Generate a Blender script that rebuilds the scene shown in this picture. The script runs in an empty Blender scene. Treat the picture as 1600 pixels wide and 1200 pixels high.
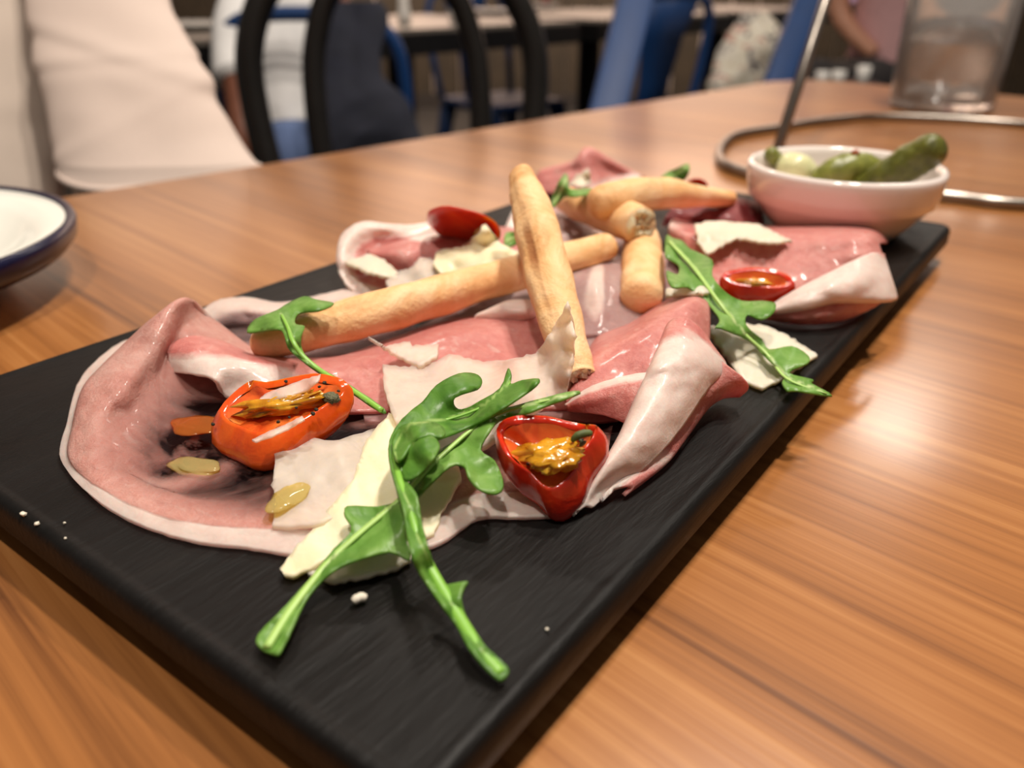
import bpy, bmesh, math, random
from mathutils import Vector, Matrix, noise, geometry
random.seed(7)
sc = bpy.context.scene
COL = sc.collection
def lin(c):
    c = c / 255.0
    return c / 12.92 if c <= 0.04045 else ((c + 0.055) / 1.055) ** 2.4
def rgb(r, g, b):
    return (lin(r), lin(g), lin(b), 1.0)

# ---------------------------------------------------------------- camera
# metres; floor z = 0, table top z = 0.75, top of the black board z = ZB; board runs along +Y from (0,0)
ZB = 0.7655
TT = 0.75
FPX = 1261.03
YAW, PITCH, ROLL = -0.633194, 0.465565, 0.003649
CAM = Vector((0.225243, -0.046950, ZB + 0.094539))
_f = Vector((math.sin(YAW) * math.cos(PITCH), math.cos(YAW) * math.cos(PITCH), -math.sin(PITCH)))
_r = Vector((math.cos(YAW), -math.sin(YAW), 0))
_u = _r.cross(_f)
CR = _r * math.cos(ROLL) + _u * math.sin(ROLL)
CU = -_r * math.sin(ROLL) + _u * math.cos(ROLL)
CF = _f
FH = Vector((CF.x, CF.y, 0)).normalized()      # horizontal forward
cd = bpy.data.cameras.new('camera')
cam = bpy.data.objects.new('camera', cd)
COL.objects.link(cam)
m = Matrix.Identity(4)
for i in range(3):
    m[i][0], m[i][1], m[i][2], m[i][3] = CR[i], CU[i], -CF[i], CAM[i]
cam.matrix_world = m
cd.sensor_width = 36.0
cd.lens = 36.0 * FPX / 1600.0
cd.clip_start = 0.01
cd.dof.use_dof = True
cd.dof.focus_distance = 0.176
cd.dof.aperture_fstop = 11.5
sc.camera = cam

def ray(u, v):
    return CF + CR * ((u - 800.0) / FPX) - CU * ((v - 600.0) / FPX)
def S(u, v, z=0.0):            # point seen at (u, v) lying z millimetres above the board
    d = ray(u, v)
    return CAM + d * ((ZB + z * 0.001 - CAM.z) / d.z)
def D(u, v, t):                # point seen at (u, v) t metres away
    return CAM + ray(u, v) * t
def proj(P):
    d = P - CAM
    w = d.dot(CF)
    return (800 + FPX * d.dot(CR) / w, 600 - FPX * d.dot(CU) / w)

# ---------------------------------------------------------------- world, lamps, exposure
world = bpy.data.worlds.new('room_ambience')
sc.world = world
world.use_nodes = True
bg = world.node_tree.nodes['Background']
bg.inputs[0].default_value = (1.0, 0.87, 0.76, 1)
bg.inputs[1].default_value = 0.13
def lamp(name, loc, power, size, color=(1.0, 0.90, 0.79), target=None, spread=math.pi):
    ld = bpy.data.lights.new(name, 'AREA')
    ld.shape = 'DISK'
    ld.size = size
    ld.energy = power
    ld.color = color
    ld.spread = spread
    o = bpy.data.objects.new(name, ld)
    COL.objects.link(o)
    o.location = loc
    if target is not None:
        o.rotation_euler = (Vector(target) - Vector(loc)).to_track_quat('-Z', 'Y').to_euler()
    return o
LZ = 2.45
lamp('ceiling_lamp', (0.30, 0.50, LZ), 20, 0.10)
lamp('ceiling_lamp', (0.20, -0.30, LZ), 14, 0.10)
lamp('ceiling_lamp', (0.12, 0.84, LZ), 14, 0.10)
lamp('ceiling_lamp', (-0.21, 3.34, LZ), 13, 0.36)
lamp('ceiling_lamp', (-3.6, 3.7, LZ), 75, 0.4, (1.0, 0.86, 0.76), target=(-4.2, 4.6, 1.5))  # added wall washer: brightens the upper wall that the table reflects as sheen
lamp('ceiling_lamp', (-1.9, 5.0, LZ), 75, 0.4, (1.0, 0.86, 0.76), target=(-2.5, 5.9, 1.5))  # second added wall washer, also there for the sheen on the table
lamp('ceiling_lamp', (-1.3, 1.6, LZ), 9, 0.2)
sc.view_settings.view_transform = 'Standard'
sc.view_settings.look = 'None'
sc.view_settings.gamma = 1.0
sc.view_settings.use_curve_mapping = False
sc.view_settings.exposure = 0.12
sc.cycles.use_denoising = True
sc.cycles.max_bounces = 10
sc.cycles.transparent_max_bounces = 16
sc.cycles.transmission_bounces = 8
sc.cycles.caustics_reflective = False
sc.cycles.caustics_refractive = False
sc.cycles.sample_clamp_indirect = 6.0

# ---------------------------------------------------------------- materials
class NT:
    def __init__(s, name):
        s.m = bpy.data.materials.new(name)
        s.m.use_nodes = True
        s.t = s.m.node_tree
        s.b = s.t.nodes['Principled BSDF']
        s.out = s.t.nodes['Material Output']
    def n(s, typ, **kw):
        nd = s.t.nodes.new(typ)
        for k, v in kw.items():
            setattr(nd, k, v)
        return nd
    def l(s, a, b):
        s.t.links.new(a, b)
    def set(s, **kw):
        for k, v in kw.items():
            s.b.inputs[k.replace('_', ' ')].default_value = v
        return s
    def coord(s, scale=(1, 1, 1), rot=(0, 0, 0)):
        tc = s.n('ShaderNodeTexCoord')
        mp = s.n('ShaderNodeMapping')
        mp.inputs['Scale'].default_value = scale
        mp.inputs['Rotation'].default_value = rot
        s.l(tc.outputs['Object'], mp.inputs['Vector'])
        return mp.outputs['Vector']
    def noise(s, vec, scale, detail=4, rough=0.55, dist=0.0):
        nd = s.n('ShaderNodeTexNoise')
        nd.inputs['Scale'].default_value = scale
        nd.inputs['Detail'].default_value = detail
        nd.inputs['Roughness'].default_value = rough
        nd.inputs['Distortion'].default_value = dist
        s.l(vec, nd.inputs['Vector'])
        return nd.outputs['Fac']
    def ramp(s, fac, stops):
        nd = s.n('ShaderNodeValToRGB')
        el = nd.color_ramp.elements
        while len(el) < len(stops):
            el.new(0.5)
        for e, (p, c) in zip(el, stops):
            e.position = p
            e.color = c if len(c) == 4 else tuple(c) + (1,)
        s.l(fac, nd.inputs['Fac'])
        return nd.outputs['Color']
    def mix(s, fac, a, b, blend='MIX'):
        nd = s.n('ShaderNodeMix', data_type='RGBA', blend_type=blend)
        for sock, v in ((nd.inputs[0], fac), (nd.inputs[6], a), (nd.inputs[7], b)):
            if hasattr(v, 'links'):
                s.l(v, sock)
            else:
                sock.default_value = v
        return nd.outputs[2]
    def math(s, op, a, b=0.0, clamp=False):
        nd = s.n('ShaderNodeMath', operation=op, use_clamp=clamp)
        for sock, v in ((nd.inputs[0], a), (nd.inputs[1], b)):
            if hasattr(v, 'links'):
                s.l(v, sock)
            else:
                sock.default_value = v
        return nd.outputs[0]
    def attr(s, name):
        nd = s.n('ShaderNodeAttribute', attribute_name=name)
        return nd.outputs['Fac']
    def bump(s, h, strength=0.3, dist=0.001):
        nd = s.n('ShaderNodeBump')
        nd.inputs['Strength'].default_value = strength
        nd.inputs['Distance'].default_value = dist
        s.l(h, nd.inputs['Height'])
        s.l(nd.outputs['Normal'], s.b.inputs['Normal'])
    def color(s, c):
        s.l(c, s.b.inputs['Base Color'])
    def sub(s, w, scale, rad=(1.0, 0.4, 0.25)):
        s.b.inputs['Subsurface Weight'].default_value = w
        s.b.inputs['Subsurface Scale'].default_value = scale
        s.b.inputs['Subsurface Radius'].default_value = rad
        return s
M = {}
def plain(name, c, rough=0.5, metal=0.0, grain=0.06, gscale=60, bump=0.0, bd=0.001, **kw):
    t = NT(name)
    v = t.coord()
    f = t.noise(v, gscale, 4)
    lo = tuple(x * (1 - grain) for x in c[:3]) + (1,)
    hi = tuple(min(1, x * (1 + grain)) for x in c[:3]) + (1,)
    t.color(t.ramp(f, [(0.3, lo), (0.7, hi)]))
    t.set(Roughness=rough, Metallic=metal, **kw)
    if bump:
        t.bump(f, bump, bd)
    M[name] = t.m
    return t

def mat_table():
    t = NT('table_wood')
    v1 = t.coord((1.6, 34, 34))
    v2 = t.coord((4, 300, 300))
    v3 = t.coord((0.7, 9, 9))
    a = t.noise(v1, 1.0, 6, 0.62, 0.9)
    b = t.noise(v2, 1.0, 3, 0.6)
    c = t.noise(v3, 1.0, 3, 0.5, 0.5)
    f = t.math('ADD', t.math('MULTIPLY', a, 0.46), t.math('ADD', t.math('MULTIPLY', b, 0.34), t.math('MULTIPLY', c, 0.22)))
    colr = t.ramp(f, [(0.38, rgb(98, 57, 27)), (0.46, rgb(138, 87, 45)), (0.53, rgb(158, 102, 54)), (0.65, rgb(182, 127, 75))])
    t.color(colr)
    t.set(Roughness=0.28)
    t.b.inputs['Specular IOR Level'].default_value = 0.5
    t.b.inputs['Coat Weight'].default_value = 0.35
    t.b.inputs['Coat Roughness'].default_value = 0.2
    t.bump(t.math('ADD', a, b), 0.12, 0.0004)
    M['table_wood'] = t.m
mat_table()

def mat_board():
    t = NT('black_board')
    v = t.coord((60, 9, 60), (0, 0, 0.16))
    v2 = t.coord((420, 60, 200), (0, 0, 0.16))
    v3 = t.coord((1, 1, 1))
    a = t.noise(v, 1.0, 5, 0.62, 0.8)
    b = t.noise(v2, 1.0, 4, 0.65)
    c = t.noise(v3, 24, 3)
    t.color(t.ramp(t.math('ADD', t.math('MULTIPLY', a, 0.7), t.math('MULTIPLY', b, 0.3)),
                   [(0.3, rgb(9, 8, 7)), (0.6, rgb(18, 16, 15)), (0.8, rgb(34, 31, 28))]))
    t.l(t.ramp(c, [(0.3, (0.42,) * 3), (0.7, (0.6,) * 3)]), t.b.inputs['Roughness'])
    t.b.inputs['Specular IOR Level'].default_value = 0.2
    t.bump(t.math('ADD', t.math('MULTIPLY', a, 1.0), t.math('MULTIPLY', b, 0.4)), 0.55, 0.0012)
    M['black_board'] = t.m
mat_board()

def mat_ham(name, leanA, leanB, leanC, gloss=0.40, transp=1.0):
    t = NT(name)
    v = t.coord((1, 1, 1))
    fat, thin = t.attr('fat'), t.attr('thin')
    big = t.noise(v, 45, 4, 0.6, 1.2)
    fine = t.noise(v, 330, 6, 0.68, 0.8)
    spark = t.noise(v, 1500, 3, 0.7)
    vein = t.noise(t.coord((1.0, 2.2, 1.0), (0, 0, 0.7)), 95, 3, 0.6, 1.8)
    lean = t.ramp(t.math('ADD', t.math('MULTIPLY', big, 0.5), t.math('MULTIPLY', fine, 0.5)),
                  [(0.33, leanA), (0.5, leanB), (0.66, leanC)])
    vm = t.ramp(vein, [(0.60, (0, 0, 0)), (0.72, (0.55,) * 3)])
    lean = t.mix(vm, lean, rgb(226, 186, 176))
    f2 = t.math('ADD', fat, t.math('MULTIPLY', t.math('SUBTRACT', big, 0.5), 0.55))
    fm = t.ramp(f2, [(0.36, (0, 0, 0)), (0.60, (1, 1, 1))])
    fatc = t.ramp(fine, [(0.3, rgb(242, 212, 202)), (0.7, rgb(250, 230, 220))])
    t.color(t.mix(fm, lean, fatc))
    t.set(Roughness=gloss)
    t.b.inputs['Coat Weight'].default_value = 0.22
    t.b.inputs['Coat Roughness'].default_value = 0.12
    t.sub(0.45, 0.0022, (1.0, 0.45, 0.35))
    hh = t.math('ADD', t.math('ADD', t.math('MULTIPLY', fine, 1.0), t.math('MULTIPLY', spark, 0.45)), t.math('MULTIPLY', big, 0.4))
    smoother = t.math('SUBTRACT', 1.0, t.math('MULTIPLY', fm, 0.75))
    t.bump(t.math('MULTIPLY', hh, smoother), 0.5, 0.0012)
    tr = t.n('ShaderNodeBsdfTransparent')
    tr.inputs[0].default_value = (0.96, 0.88, 0.90, 1)
    tl = t.n('ShaderNodeBsdfTranslucent')
    t.l(t.mix(fm, lean, fatc), tl.inputs[0])
    m1 = t.n('ShaderNodeMixShader')
    m1.inputs[0].default_value = 0.22
    t.l(t.b.outputs[0], m1.inputs[1])
    t.l(tl.outputs[0], m1.inputs[2])
    k = t.math('MULTIPLY', t.math('MULTIPLY', thin, t.math('ADD', t.math('MULTIPLY', big, 2.2), 0.2)), transp, True)
    m2 = t.n('ShaderNodeMixShader')
    t.l(k, m2.inputs[0])
    t.l(m1.outputs[0], m2.inputs[1])
    t.l(tr.outputs[0], m2.inputs[2])
    t.l(m2.outputs[0], t.out.inputs['Surface'])
    M[name] = t.m
mat_ham('ham', rgb(202, 138, 126), rgb(216, 158, 146), rgb(228, 180, 168))
mat_ham('ham_rose', rgb(204, 116, 112), rgb(220, 140, 132), rgb(232, 166, 156))
mat_ham('ham_dark', rgb(112, 34, 40), rgb(140, 54, 58), rgb(176, 96, 92))
mat_ham('ham_pale', rgb(184, 142, 140), rgb(198, 164, 160), rgb(212, 186, 180))

def mat_cheese(name, ca, cb, transp):
    t = NT(name)
    v = t.coord()
    a = t.noise(v, 70, 4, 0.6, 0.6)
    b = t.noise(v, 500, 3, 0.6)
    t.color(t.ramp(a, [(0.3, ca), (0.7, cb)]))
    t.set(Roughness=0.42)
    t.sub(0.5, 0.003, (1.0, 0.8, 0.5))
    t.bump(t.math('ADD', a, t.math('MULTIPLY', b, 0.5)), 0.3, 0.0006)
    if transp:
        tr = t.n('ShaderNodeBsdfTransparent')
        tr.inputs[0].default_value = (1, 0.95, 0.88, 1)
        mx = t.n('ShaderNodeMixShader')
        t.l(t.math('ADD', t.math('MULTIPLY', a, transp), transp * 0.18, True), mx.inputs[0])
        t.l(t.b.outputs[0], mx.inputs[1])
        t.l(tr.outputs[0], mx.inputs[2])
        t.l(mx.outputs[0], t.out.inputs['Surface'])
    M[name] = t.m
mat_cheese('cheese', rgb(232, 216, 174), rgb(242, 230, 196), 0.0)
mat_cheese('cheese_thin', rgb(234, 216, 200), rgb(244, 231, 218), 0.7)
mat_cheese('cheese_white', rgb(226, 212, 186), rgb(238, 228, 208), 0.22)

def mat_leaf(name, dark, mid, light, ribc):
    t = NT(name)
    v = t.coord()
    rib = t.attr('rib')
    a = t.noise(v, 120, 4, 0.6, 0.8)
    b = t.noise(v, 420, 3, 0.6)
    base = t.ramp(a, [(0.3, dark), (0.5, mid), (0.72, light)])
    cc = t.mix(t.ramp(rib, [(0.35, (0, 0, 0)), (0.9, (1, 1, 1))]), base, ribc)
    t.color(cc)
    t.set(Roughness=0.38)
    t.b.inputs['Specular IOR Level'].default_value = 0.45
    t.bump(t.math('ADD', a, t.math('MULTIPLY', b, 0.4)), 0.35, 0.0007)
    tl = t.n('ShaderNodeBsdfTranslucent')
    t.l(t.mix(0.5, cc, rgb(150, 200, 60)), tl.inputs[0])
    mx = t.n('ShaderNodeMixShader')
    mx.inputs[0].default_value = 0.3
    t.l(t.b.outputs[0], mx.inputs[1])
    t.l(tl.outputs[0], mx.inputs[2])
    t.l(mx.outputs[0], t.out.inputs['Surface'])
    M[name] = t.m
mat_leaf('leaf', rgb(92, 142, 54), rgb(118, 166, 72), rgb(146, 188, 98), rgb(204, 222, 156))
mat_leaf('leaf_deep', rgb(70, 118, 40), rgb(98, 148, 54), rgb(128, 174, 78), rgb(170, 204, 114))
plain('stem_green', rgb(168, 205, 110), 0.4, grain=0.12, gscale=150)
plain('stem_mid', rgb(128, 182, 66), 0.4, grain=0.12, gscale=150)

def mat_bread():
    t = NT('breadstick_crust')
    v = t.coord()
    a = t.noise(v, 55, 5, 0.6, 1.0)
    b = t.noise(v, 420, 4, 0.65)
    base = t.ramp(a, [(0.28, rgb(212, 152, 92)), (0.45, rgb(234, 184, 126)), (0.7, rgb(246, 210, 162))])
    crack = t.attr('fat')
    t.color(t.mix(t.ramp(crack, [(0.3, (0, 0, 0)), (0.8, (1, 1, 1))]), base, rgb(150, 88, 42)))
    t.set(Roughness=0.6)
    t.bump(t.math('ADD', a, t.math('MULTIPLY', b, 0.5)), 0.65, 0.0016)
    t.sub(0.15, 0.002)
    M['breadstick_crust'] = t.m
    t = plain('bread_crumb', rgb(252, 228, 186), 0.85, grain=0.12, gscale=700, bump=0.7, bd=0.0012).sub(0.5, 0.004, (1.0, 0.8, 0.6))
mat_bread()

def mat_tomato(name, ca, cb, cc):
    t = NT(name)
    v = t.coord()
    a = t.noise(v, 60, 4, 0.55, 1.0)
    b = t.noise(v, 300, 3)
    t.color(t.ramp(a, [(0.28, ca), (0.5, cb), (0.72, cc)]))
    t.set(Roughness=0.2)
    t.b.inputs['Coat Weight'].default_value = 0.5
    t.b.inputs['Coat Roughness'].default_value = 0.08
    t.sub(0.3, 0.003, (1.0, 0.3, 0.1))
    t.bump(t.math('ADD', a, t.math('MULTIPLY', b, 0.25)), 0.5, 0.0016)
    M[name] = t.m
mat_tomato('tomato_skin', rgb(178, 26, 10), rgb(204, 46, 16), rgb(220, 74, 22))
mat_tomato('tomato_orange', rgb(204, 62, 12), rgb(222, 88, 18), rgb(230, 106, 28))
mat_tomato('tomato_flesh', rgb(190, 52, 22), rgb(220, 100, 38), rgb(236, 160, 80))
mat_tomato('tomato_pulp', rgb(160, 96, 14), rgb(212, 152, 34), rgb(228, 186, 70))
plain('herb_black', rgb(38, 36, 22), 0.7, grain=0.4, gscale=900, bump=0.8)
plain('herb_grey', rgb(104, 102, 74), 0.75, grain=0.35, gscale=1500, bump=0.9)
plain('rosemary', rgb(84, 96, 48), 0.6, grain=0.25, gscale=900)
t = plain('bowl_china', rgb(236, 226, 220), 0.12, grain=0.015)
t.b.inputs['Coat Weight'].default_value = 0.4
t = plain('gherkin_skin', rgb(88, 90, 30), 0.34, grain=0.38, gscale=240, bump=0.6, bd=0.002)
t.sub(0.25, 0.003, (0.6, 0.8, 0.2))
t = plain('gherkin_pale', rgb(122, 126, 54), 0.34, grain=0.3, gscale=200, bump=0.5, bd=0.002)
t.sub(0.25, 0.003, (0.6, 0.8, 0.2))
t = plain('onion_flesh', rgb(214, 212, 166), 0.25, grain=0.12, gscale=140)
t.sub(0.5, 0.004, (0.8, 0.9, 0.5))
plain('chili', rgb(150, 70, 22), 0.4, grain=0.3, gscale=800)
plain('steel', rgb(150, 142, 134), 0.32, 1.0, grain=0.12, gscale=40)
plain('enamel_white', rgb(238, 236, 226), 0.14, grain=0.015)
plain('enamel_blue', rgb(9, 9, 46), 0.25, grain=0.2, gscale=400)
plain('linen', rgb(206, 188, 177), 0.85, grain=0.05, gscale=900, bump=0.25, bd=0.0008)
plain('linen_shaded', rgb(180, 166, 154), 0.85, grain=0.05, gscale=900, bump=0.25, bd=0.0008)  # same linen, darkened: shade on torso and under the hem put into the colour
plain('skin', rgb(196, 140, 112), 0.5, grain=0.06, gscale=80)
plain('skin_brown', rgb(120, 72, 52), 0.5, grain=0.08, gscale=80)
plain('hair_dark', rgb(34, 24, 20), 0.5, grain=0.3, gscale=300)
plain('trousers_grey', rgb(96, 92, 88), 0.85, grain=0.1, gscale=500)
plain('chair_black', rgb(20, 18, 16), 0.34, grain=0.2, gscale=50)
plain('chair_blue', rgb(8, 54, 106), 0.55, grain=0.06, gscale=30)
plain('cotton_white', rgb(236, 234, 232), 0.8, grain=0.05, gscale=60)
plain('denim', rgb(96, 116, 158), 0.85, grain=0.12, gscale=400)
plain('navy_cloth', rgb(24, 27, 42), 0.85, grain=0.2, gscale=40)
plain('black_cloth', rgb(26, 20, 20), 0.85, grain=0.2, gscale=60)
plain('maroon_cloth', rgb(70, 34, 34), 0.85, grain=0.2, gscale=60)
plain('pink_cloth', rgb(206, 160, 160), 0.8, grain=0.1, gscale=60)
plain('lilac_cloth', rgb(198, 168, 206), 0.8, grain=0.1, gscale=60)
plain('table_black', rgb(14, 13, 13), 0.35, grain=0.2, gscale=40)
plain('table_grey', rgb(120, 112, 104), 0.3, grain=0.08, gscale=40)
plain('china_far', rgb(232, 228, 222), 0.2, grain=0.02)
plain('red_card', rgb(150, 30, 24), 0.5, grain=0.1)
plain('wall_panel', rgb(62, 49, 33), 0.6, grain=0.22, gscale=9)
plain('wall_cream', rgb(214, 192, 176), 0.8, grain=0.05, gscale=2)
plain('wall_dark', rgb(52, 42, 34), 0.8, grain=0.15, gscale=4)
plain('floor_dark', rgb(46, 40, 34), 0.5, grain=0.3, gscale=6)
plain('crumb', rgb(226, 218, 200), 0.7, grain=0.08, gscale=800)
def mat_bag():
    t = NT('floral_cloth')
    v = t.coord()
    a = t.noise(v, 22, 2, 0.5, 1.0)
    t.color(t.ramp(a, [(0.36, rgb(70, 60, 66)), (0.46, rgb(222, 214, 200)), (0.56, rgb(206, 198, 176)), (0.62, rgb(182, 110, 104)), (0.72, rgb(228, 222, 208))]))
    t.set(Roughness=0.85)
    M['floral_cloth'] = t.m
mat_bag()
def mat_glass(name, c, ior, rough):
    t = NT(name)
    v = t.coord()
    f = t.noise(v, 90, 4, 0.6)
    t.set(IOR=ior)
    t.b.inputs['Transmission Weight'].default_value = 1.0
    t.color(t.ramp(f, [(0.3, c), (0.7, c)]))
    t.l(t.ramp(f, [(0.4, (rough,) * 3), (0.65, (rough * 3 + 0.02,) * 3)]), t.b.inputs['Roughness'])
    M[name] = t.m
mat_glass('clear_plastic', (0.95, 0.95, 0.94, 1), 1.45, 0.05)
M['clear_plastic'].node_tree.nodes['Principled BSDF'].inputs['Transmission Weight'].default_value = 0.82
mat_glass('water', (0.97, 0.98, 0.98, 1), 1.33, 0.0)
def mat_oil(name, c):
    t = NT(name)
    f = t.noise(t.coord(), 300, 3)
    t.color(t.ramp(f, [(0.3, c), (0.7, tuple(x * 1.1 for x in c[:3]) + (1,))]))
    t.set(Roughness=0.08)
    t.b.inputs['Coat Weight'].default_value = 0.6
    tr = t.n('ShaderNodeBsdfTransparent')
    tr.inputs[0].default_value = tuple(min(1, x * 1.4) for x in c[:3]) + (1,)
    mx = t.n('ShaderNodeMixShader')
    mx.inputs[0].default_value = 0.68
    t.l(t.b.outputs[0], mx.inputs[1]); t.l(tr.outputs[0], mx.inputs[2])
    t.l(mx.outputs[0], t.out.inputs['Surface'])
    M[name] = t.m
mat_oil('oil', rgb(206, 128, 58))
mat_oil('oil_pale', rgb(212, 200, 140))

# ---------------------------------------------------------------- mesh helpers
def mk(name, verts, faces, mat, parent=None, attrs=None, smooth=True, thick=0.0, offset=0.0, origin=None,
       label=None, cat=None, group=None, kind=None, bevel=0.0, subsurf=0):
    """one mesh object; verts in world space, moved so that the object's origin is its base"""
    verts = [Vector(v) for v in verts]
    if origin is None:
        if parent is not None:
            origin = parent_origin(parent)
        else:
            xs = [v.x for v in verts]; ys = [v.y for v in verts]; zs = [v.z for v in verts]
            origin = Vector(((min(xs) + max(xs)) / 2, (min(ys) + max(ys)) / 2, min(zs)))
    me = bpy.data.meshes.new(name)
    me.from_pydata([v - origin for v in verts], [], faces)
    me.validate()
    if attrs:
        for k, vals in attrs.items():
            a = me.attributes.new(k, 'FLOAT', 'POINT')
            a.data.foreach_set('value', [float(x) for x in vals])
    bm = bmesh.new(); bm.from_mesh(me)
    bmesh.ops.remove_doubles(bm, verts=bm.verts, dist=1e-7)
    bmesh.ops.recalc_face_normals(bm, faces=bm.faces)
    bm.to_mesh(me); bm.free()
    if smooth:
        me.polygons.foreach_set('use_smooth', [True] * len(me.polygons))
    me.materials.append(M[mat])
    o = bpy.data.objects.new(name, me)
    COL.objects.link(o)
    if parent is not None:
        o.parent = parent
    else:
        o.location = origin
    if bevel:
        b = o.modifiers.new('bevel', 'BEVEL'); b.width = bevel; b.segments = 2; b.limit_method = 'ANGLE'
    if thick:
        s = o.modifiers.new('thickness', 'SOLIDIFY'); s.thickness = thick; s.offset = offset
    if subsurf:
        s = o.modifiers.new('smooth', 'SUBSURF'); s.levels = subsurf; s.render_levels = subsurf
    tag(o, label, cat, group, kind)
    return o
def parent_origin(p):
    v = Vector(p.location)
    while p.parent is not None:
        p = p.parent
        v = v + Vector(p.location)
    return v
def tag(o, label=None, cat=None, group=None, kind=None):
    if label: o['label'] = label
    if cat: o['category'] = cat
    if group: o['group'] = group
    if kind: o['kind'] = kind
    return o
def empty(name, loc, label, cat, group=None):
    o = bpy.data.objects.new(name, None)
    COL.objects.link(o)
    o.location = loc
    o.empty_display_size = 0.02
    return tag(o, label, cat, group)
def cat_(p0, p1, p2, p3, t):
    t2, t3 = t * t, t * t * t
    return [0.5 * ((2 * b) + (-a + c) * t + (2 * a - 5 * b + 4 * c - d) * t2 + (-a + 3 * b - 3 * c + d) * t3)
            for a, b, c, d in zip(p0, p1, p2, p3)]
def spline(pts, n, closed=False):
    """n samples per span through tuples of numbers"""
    out = []
    N = len(pts)
    spans = N if closed else N - 1
    g = (lambda i: pts[i % N]) if closed else (lambda i: pts[max(0, min(N - 1, i))])
    for i in range(spans):
        for k in range(n):
            out.append(cat_(g(i - 1), g(i), g(i + 1), g(i + 2), k / n))
    if not closed:
        out.append(list(pts[-1]))
    return out
def grid_faces(nr, nc, base=0, wrap=False):
    f = []
    for i in range(nr - 1):
        for j in range(nc if wrap else nc - 1):
            a = base + i * nc + j
            b = base + i * nc + (j + 1) % nc
            f.append((a, b, b + nc, a + nc))
    return f
def rings(rs, cap0=True, cap1=True):
    """loft through rings of equal length"""
    n = len(rs[0])
    v = [p for r in rs for p in r]
    f = grid_faces(len(rs), n, 0, True)
    if cap0: f.append(tuple(range(n - 1, -1, -1)))
    if cap1: f.append(tuple(range((len(rs) - 1) * n, len(rs) * n)))
    return v, f
def merge(parts):
    V, F = [], []
    for v, f in parts:
        b = len(V)
        V += list(v)
        F += [tuple(i + b for i in q) for q in f]
    return V, F
def tube(path, rad, nseg=12, closed=False, squash=1.0, cap=True):
    """tube along a list of Vectors; rad is a number or a list"""
    n = len(path)
    R = rad if isinstance(rad, (list, tuple)) else [rad] * n
    rs = []
    up = None
    for i, p in enumerate(path):
        a = path[(i - 1) % n] if (closed or i > 0) else path[i]
        b = path[(i + 1) % n] if (closed or i < n - 1) else path[i]
        d = (b - a)
        d = d.normalized() if d.length > 1e-9 else Vector((0, 0, 1))
        if up is None:
            up = Vector((0, 0, 1)) if abs(d.z) < 0.9 else Vector((1, 0, 0))
        s = d.cross(up).normalized()
        up = s.cross(d).normalized()
        rs.append([p + (s * math.cos(2 * math.pi * k / nseg) + up * math.sin(2 * math.pi * k / nseg) * squash) * R[i] for k in range(nseg)])
    if closed:
        v = [q for r in rs for q in r]
        f = grid_faces(len(rs), nseg, 0, True)
        L = (len(rs) - 1) * nseg
        f += [(L + j, L + (j + 1) % nseg, (j + 1) % nseg, j) for j in range(nseg)]
        return v, f
    return rings(rs, cap, cap)
def vsp(pts, n=8, closed=False):
    return [Vector(q) for q in spline([tuple(p) for p in pts], n, closed)]
def lathe(prof, c, nseg=48, cap0=False, cap1=False, axis=None):
    rs = []
    for r, z in prof:
        rs.append([Vector((c[0] + r * math.cos(2 * math.pi * k / nseg), c[1] + r * math.sin(2 * math.pi * k / nseg), c[2] + z)) for k in range(nseg)])
    return rings(rs, cap0, cap1)
def box(c, sx, sy, sz, rz=0.0):
    v = []
    for dz in (-1, 1):
        for dx, dy in ((-1, -1), (1, -1), (1, 1), (-1, 1)):
            x, y = dx * sx / 2, dy * sy / 2
            v.append(Vector((c[0] + x * math.cos(rz) - y * math.sin(rz), c[1] + x * math.sin(rz) + y * math.cos(rz), c[2] + dz * sz / 2)))
    return v, [(0, 3, 2, 1), (4, 5, 6, 7), (0, 1, 5, 4), (1, 2, 6, 5), (2, 3, 7, 6), (3, 0, 4, 7)]
def rrect(x0, x1, y0, y1, r, z, n=8):
    out = []
    for cx, cy, a0 in ((x1 - r, y0 + r, -90), (x1 - r, y1 - r, 0), (x0 + r, y1 - r, 90), (x0 + r, y0 + r, 180)):
        for k in range(n + 1):
            a = math.radians(a0 + 90 * k / n)
            out.append(Vector((cx + r * math.cos(a), cy + r * math.sin(a), z)))
    return out
def blob(c, rx, ry, rz, seed=0, amp=0.15, fr=1.5, nu=14, nv=10):
    v = []
    for i in range(nv + 1):
        th = math.pi * i / nv
        for j in range(nu):
            ph = 2 * math.pi * j / nu
            d = Vector((math.sin(th) * math.cos(ph), math.sin(th) * math.sin(ph), math.cos(th)))
            k = 1 + amp * noise.noise(d * fr + Vector((seed * 3.7, seed, 0)))
            v.append(Vector(c) + Vector((d.x * rx, d.y * ry, d.z * rz)) * k)
    return v, grid_faces(nv + 1, nu, 0, True)

# ================================================================ the setting
mk('floor', [(-9, -3, 0), (5, -3, 0), (5, 10, 0), (-9, 10, 0)], [(0, 1, 2, 3)], 'floor_dark', kind='structure', smooth=False)
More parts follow.
